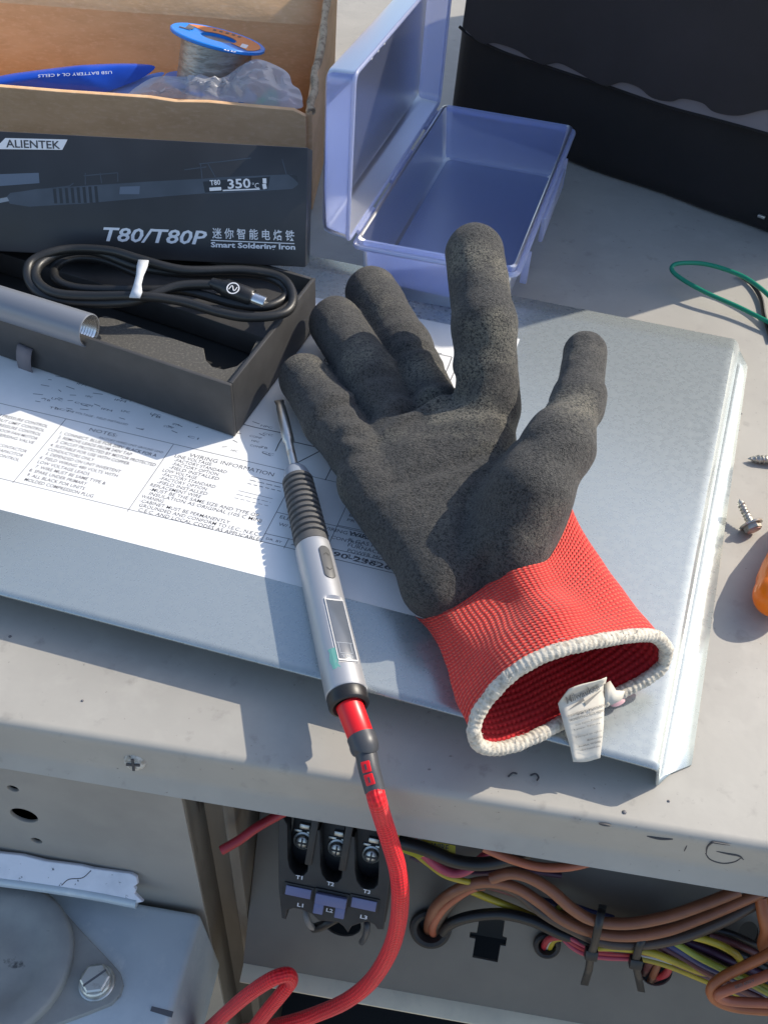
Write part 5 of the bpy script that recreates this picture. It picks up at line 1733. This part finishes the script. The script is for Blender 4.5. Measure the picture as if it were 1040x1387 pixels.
# care tag folded over the hem
tg = []
tagpts = [((770, 935), (822, 917), 34), ((756, 952), (820, 925), 27), ((758, 960), (819, 936), 25.5), ((762, 974), (818, 958), 24), ((767, 993), (817, 982), 20), ((772, 1012), (815, 1004), 15.5), ((776, 1033), (812, 1028), 11.5)]
for (l, r_, z) in tagpts:
    A, B = gp(*l, z), gp(*r_, z + 0.8)
    tg.append(np.array([A * (1 - s) + B * s + np.array([0, 0, 0.7 * math.sin(s * 5 + z * 0.2)]) for s in np.linspace(0, 1, 7)]))
tgs = []
for i in range(len(tg) - 1):
    for s in (0, 0.34, 0.67):
        tgs.append(tg[i] * (1 - s) + tg[i + 1] * s)
tgs.append(tg[-1])
tag_ = obj('care_tag', loft(tgs, closed=False), M['tag'], gl, smooth=60, label='cream care tag with faded print folded over the cuff hem')
solid(tag_, -0.35)
fold_ = [np.array([gp(819, 926, 27.5), gp(817, 958, 24)]), np.array([gp(826, 922, 29), gp(823, 950, 25)]), np.array([gp(834, 935, 27), gp(828, 955, 24.5)]), np.array([gp(846, 936, 25), gp(842, 948, 23.5)])]
tf2 = obj('tag_fold', loft(fold_, closed=False), M['tag'], tag_, smooth=60)
solid(tf2, 0.35)


from mathutils.bvhtree import BVHTree
_tv, _tf, _ = loft(tgs, closed=False)
_bvh = BVHTree.FromPolygons([tuple(v) for v in _tv], [tuple(f) for f in _tf])


def tag_surface(px, py, lift=0.55):
    d = unit(wray(px, py))
    q, n_, _, _ = _bvh.ray_cast(Vector(CAM), Vector(d))
    if q is None:
        q, n_, _, _ = _bvh.find_nearest(Vector(CAM + d * 380))
        k = min(np.linspace(300, 480, 361), key=lambda t: _bvh.find_nearest(Vector(CAM + d * t))[3])
        q, n_, _, _ = _bvh.find_nearest(Vector(CAM + d * k))
    n_ = np.array(n_)
    if n_ @ d > 0: n_ = -n_
    return np.array(q) + n_ * lift


def tag_text(body, p0, p1, hpx, bold=0.0, shear=0.0):
    V, Fc = text_geo(body, bold, shear)
    x0, x1 = V[:, 0].min(), V[:, 0].max()
    p0, p1 = np.array(p0, float), np.array(p1, float)
    d = p1 - p0
    up_ = np.array([d[1], -d[0]]) / np.linalg.norm(d)
    up_ = unit(np.array([up_[0] - 0.12, up_[1]]))
    out = []
    for x, y, _ in V:
        q = p0 + d * (x - x0) / (x1 - x0) + up_ * (y / 0.7 * hpx)
        out.append(tag_surface(*q))
    return (np.array(out), Fc, None)


tt = [tag_text('Milwaukee', (767, 953), (812, 933), 11, 0.012, 0.35), tag_text('ENGINEERED BY MILWAUKEE', (769, 972), (817, 957), 3.0, 0.02), tag_text('PROFESSIONALS ELITE WORK', (771, 977), (817, 963), 3.0, 0.02), tag_text('Knit: Nylon, Polyester', (779, 983), (815, 972), 2.6), tag_text('Latex: Nitrile', (777, 989), (812, 980), 2.4), tag_text('Fabriqué en nylon', (779, 999), (814, 990), 2.4), tag_text('Manufactured for', (795, 1003), (815, 998), 2.6, 0.01), tag_text('Brookfield, WI 53005', (783, 1012), (813, 1005), 2.8, 0.02), tag_text('milwaukeetool.com', (785, 1017), (812, 1011), 2.6, 0.01)]
bolt_ = [(769, 962), (789, 945), (791, 951), (815, 933), (793, 956), (790, 950)]
tt.append((np.array([tag_surface(*p) for p in bolt_]), [(0, 5, 1), (1, 5, 4, 2), (2, 4, 3)], None))
obj('tag_print', join(*[(a, b, None) for a, b, _ in tt]), M['tag_ink'], tag_, smooth=0)
obj('red_tab', lumpy(Plane(gp(835, 952, 17), PU, n=(0, 0, 1)), densify([(824, 950), (832, 946), (843, 944), (846, 950), (838, 956), (828, 957)], 3), 1.6, 3, 4, 0.4), M['pink_pk'], gl)

# ================================================================ SOLDERING IRON
iB = P(472, 952, 21.3)
iA = P(378, 541, 21.3)
ia = unit(iB - iA)
IL = np.linalg.norm(iB - iA)


def along(px, py):
    """distance from the tip of the point of the iron's axis seen nearest to a pixel"""
    best = min(range(0, int(IL * 4)), key=lambda k: (lambda q: (q[0] - px) ** 2 + (q[1] - py) ** 2)(pix(iA + ia * k / 4)))
    return best / 4


def pix(p):
    c = CM.T @ (np.asarray(p, float) - CAM)
    return (W0 / 2 + FPX * c[0] / -c[2], H0 / 2 - FPX * c[1] / -c[2])


s_fer, s_grip, s_bar, s_cap = along(402, 632), along(406, 650), along(424, 742), along(469, 942)
iron = thing('soldering_iron', 'silver pen soldering iron with ribbed grey grip, lying beside the glove', 'soldering iron', iA + ia * IL * 0.6 * [1, 1, 0] + [0, 0, -20])
# chisel tip
t0, t1 = along(379, 547), along(388, 598)
tr = []
UPn = unit(np.array([0, 0, 1.0]) - ia * ia[2])
SDn = np.cross(ia, UPn)
def ell(s, wx, wz, dz=0):
    return np.array([iA + ia * s + SDn * (wx * math.cos(a)) + UPn * (wz * math.sin(a) + dz) for a in np.linspace(0, 2 * math.pi, 17)[:-1]])
obj('tip', loft([ell(0.0, 2.4, 0.35, -0.6), ell(1.5, 2.3, 0.8, -0.4), ell(4, 1.9, 1.4), ell(7, 2.4, 2.2), ell(16, 2.7, 2.6), ell(t1, 2.7, 2.6), ell(t1 + 1.5, 1.9, 1.9), ell(s_fer + 1, 1.9, 1.9)], cap0=True, cap1=True), M['steel'], iron)
obj('ferrule', lathe(iA, ia, [(s_fer, 2.4), (s_fer + 1.0, 3.6), (s_fer + 3.5, 5.2), (s_fer + 6, 5.9), (s_grip + 0.6, 6.4)], 36), M['ferrule'], iron)
gpf = [(s_grip, 6.2)]
NG = 11
for k in range(NG):
    a = s_grip + (s_bar - 4 - s_grip) * k / NG
    b = s_grip + (s_bar - 4 - s_grip) * (k + 1) / NG
    r_ = 6.5 + 0.55 * k / NG
    gpf += [(a + 0.3, r_), (a + (b - a) * 0.25, r_ + 0.35), (a + (b - a) * 0.66, r_ + 0.3), (a + (b - a) * 0.76, r_ - 0.7), (b - 0.15, r_ - 0.7)]
gpf += [(s_bar - 3.8, 7.05), (s_bar - 0.2, 7.15), (s_bar, 6.9)]
obj('grip', lathe(iA, ia, gpf, 48), M['grip'], iron, smooth=35)
BRr = 7.45
bpf = [(s_bar + 0.02, 6.9), (s_bar + 0.4, BRr - 0.1)] + [(s_bar + 1 + (s_cap - s_bar - 1.6) * k / 60, BRr + 0.25 * k / 60) for k in range(61)] + [(s_cap - 0.2, BRr + 0.05), (s_cap, BRr - 0.4)]
bar = lathe(iA, ia, bpf, 72)
bvv = bar[0]
# a flat milled into the barrel for the screen
toward = lambda px, py: None
def facet_dir(px, py):
    """direction across the barrel at which the sight line through a pixel meets it"""
    d = unit(wray(px, py))
    ts = np.linspace(200, 600, 4000)
    X = CAM + d * ts[:, None] - iA
    s = X @ ia
    rad = np.linalg.norm(X - s[:, None] * ia, axis=1)
    k = np.where(rad < BRr)[0]
    k = k[0] if len(k) else int(np.argmin(rad))
    v = X[k] - s[k] * ia
    return unit(v), s[k]
sn_, ss_ = facet_dir(467, 868)
s0_, s1_ = along(453, 822), along(464, 912)
hgt = BRr - 1.25
rel = bvv - iA
s_ = rel @ ia
rad_ = rel - s_[:, None] * ia
hcomp = rad_ @ sn_
msk = (s_ > s0_) & (s_ < s1_) & (hcomp > hgt)
bvv[msk] -= (hcomp[msk] - hgt)[:, None] * sn_
obj('barrel', (bvv, bar[1], bar[2]), M['alu'], iron, smooth=25)
SCp = Plane(iA + ia * ((s0_ + s1_) / 2) + sn_ * hgt, ia, n=sn_)
hl = (s1_ - s0_) / 2
scr_ = obj('screen', pbox(SCp, -hl + 1.4, hl - 1.4, -3.6, 3.6, 0.02, 0.45, 0.2), M['screen'], iron)
obj('screen_frame', plate2d(SCp, [[(-hl + 0.8, -3.95), (hl - 0.8, -3.95), (hl - 0.8, 3.95), (-hl + 0.8, 3.95)], [(-hl + 1.3, -3.7), (-hl + 1.3, 3.7), (hl - 1.3, 3.7), (hl - 1.3, -3.7)]], 0.5, 0.58, 0.08), M['alu'], iron)
obj('screen_marks', join(pbox(SCp, hl - 9, hl - 8.8, -3.2, 3.2, 0.46, 0.5), pbox(SCp, hl - 9, hl - 4, 2.4, 2.6, 0.46, 0.5), pbox(SCp, hl - 9, hl - 4, -2.6, -2.4, 0.46, 0.5), pbox(SCp, hl - 4.2, hl - 4, -2.6, 2.6, 0.46, 0.5), lettering(SCp, 'T80', (hl - 2.0, -2.4), (hl - 2.0, 2.4), 1.3, 0.5, local=True)), M['screen_ink'], scr_, smooth=0)
bn_, bs_ = facet_dir(447, 777)
c_ = iA + ia * bs_
btq = []
bt0, bt1 = along(433, 755) - bs_, along(438, 800) - bs_
for r_, ex in ((BRr - 0.5, 0), (BRr + 0.42, 0), (BRr + 0.62, -0.5)):
    ring = []
    for k in range(32):
        a = 2 * math.pi * k / 32
        ux, uy = math.cos(a), math.sin(a)
        lx = (1 if ux > 0 else -1) * (hlb := (bt1 - bt0) / 2 - 2.4) + ux * (2.4 + ex)
        an = uy * (2.4 + ex) / BRr
        sv_ = np.cross(ia, bn_)
        ring.append(c_ + ia * ((bt0 + bt1) / 2 + lx) + (bn_ * math.cos(an) + sv_ * math.sin(an)) * r_)
    btq.append(np.array(ring))
bto = obj('rocker_button', loft(btq, cap1=True), M['button'], iron)
BPp = Plane(c_ + bn_ * (BRr + 0.64), ia, n=bn_)
mid_ = (bt0 + bt1) / 2
obj('button_marks', join(*[strip2d(BPp, [(mid_ + s * 3.4, -1.2), (mid_ + s * 4.6, 0), (mid_ + s * 3.4, 1.2)], 0.35, 0.05, True) for s in (-1, 1)]), M['button_mark'], bto, smooth=0)
gs = []
gdir, gss = facet_dir(452, 894)
for ds in np.linspace(-5, 4, 6):
    row = []
    for an in (-0.22 - 0.05 * math.sin(ds * 2), 0.0, 0.16 + 0.05 * math.cos(ds)):
        row.append(iA + ia * (gss + ds) + (gdir * math.cos(an) + np.cross(ia, gdir) * math.sin(an)) * (BRr + 0.2 + 0.07))
    gs.append(np.array(row))
obj('teal_smear', loft(gs, closed=False), M['green_smear'], iron, smooth=0)
obj('end_cap', lathe(iA, ia, [(s_cap + 0.02, BRr - 0.3), (s_cap + 0.3, BRr + 0.05), (s_cap + 4.4, BRr - 0.1), (s_cap + 5.0, BRr - 0.6), (s_cap + 5.2, BRr - 1.4), (s_cap + 4.4, BRr - 2.2), (s_cap + 3.4, 3.6)], 44), M['black_pl'], iron)

# ---------------------------------------------------------------- red braided cable
cbl = thing('usb_cable', 'red braided cable plugged into the iron and hanging over the cabinet lip', 'cable', iB * [1, 1, 0] + [0, -40, -120])
pS = iA + ia * (s_cap + 3.6)
pE = P(489, 998, 19.5)
pd = unit(pE - pS)
obj('plug_body', lathe(pS, pd, [(0, 4.4), (0.4, 4.9), (np.linalg.norm(pE - pS) - 0.4, 4.7), (np.linalg.norm(pE - pS), 4.4)], 32), M['red_pl'], cbl)
q1 = P(496, 1022, 17.5)
q2 = P(508, 1072, 12.0)
bp_ = catmull([pE - pd * 0.2, pE + pd * 3, P(493, 1014, 18.2), q1, P(500, 1042, 15.8), P(505, 1060, 13.5), q2], 8)
m_ = len(bp_)
br = []
for k in range(m_):
    t = k / (m_ - 1)
    br.append(5.1 if t < 0.30 else (5.1 - (t - 0.30) / 0.18 * 1.2 if t < 0.48 else 3.9 - (t - 0.48) * 0.6))
boot = obj('strain_relief', tube(bp_, br, 24), M['grey_boot'], cbl)
cabp = [q2 + unit(P(505, 1060, 13.5) - q2) * 2, P(511, 1085, 10.0), onY(518, 1108, 164.5), onY(528, 1140, 161.5), onY(538, 1175, 158), onY(542, 1210, 153.5), onY(539, 1250, 151), onY(527, 1290, 148), onY(503, 1328, 146), onY(470, 1355, 143), onY(430, 1373, 141), onY(390, 1386, 139), onY(340, 1396, 138), onY(280, 1402, 136), onY(230, 1404, 134)]
obj('braided_cord', tube(catmull(cabp, 12), 3.35, 18), M['braid'], cbl)
for k, (px, py) in enumerate(((502, 1039), (505, 1053))):
    i = min(range(m_), key=lambda j: (pix(bp_[j])[0] - px) ** 2 + (pix(bp_[j])[1] - py) ** 2)
    dv = unit(CAM - bp_[i])
    tg_ = unit(bp_[min(i + 1, m_ - 1)] - bp_[i - 1])
    nv = unit(dv - tg_ * (dv @ tg_))
    nv = unit(nv + np.cross(tg_, nv) * 0.25)
    wp_ = Plane(bp_[i] + nv * (br[i] - 0.55), tg_, n=nv)
    obj('window', pbox(wp_, -1.9, 1.9, -1.6, 1.6, 0, 0.75, 0.3), M['red_pl'], boot)
    obj('window_bar', pbox(wp_, -0.9, 1.0, -0.3, 0.3, 0.76, 0.95), M['grey_boot'], boot)
c2 = thing('usb_cable', 'loose red braided cable loop at the bottom beside the corner post', 'cable', onY(340, 1360, 136))
lp = [onY(230, 1440, 132), onY(285, 1392, 133), onY(330, 1352, 135), onY(365, 1328, 138), onY(388, 1320, 141), onY(394, 1328, 141), onY(383, 1344, 138), onY(360, 1372, 134), onY(330, 1412, 130), onY(310, 1440, 128)]
obj('braided_cord', tube(catmull(lp, 12), 3.05, 18), M['braid'], c2)
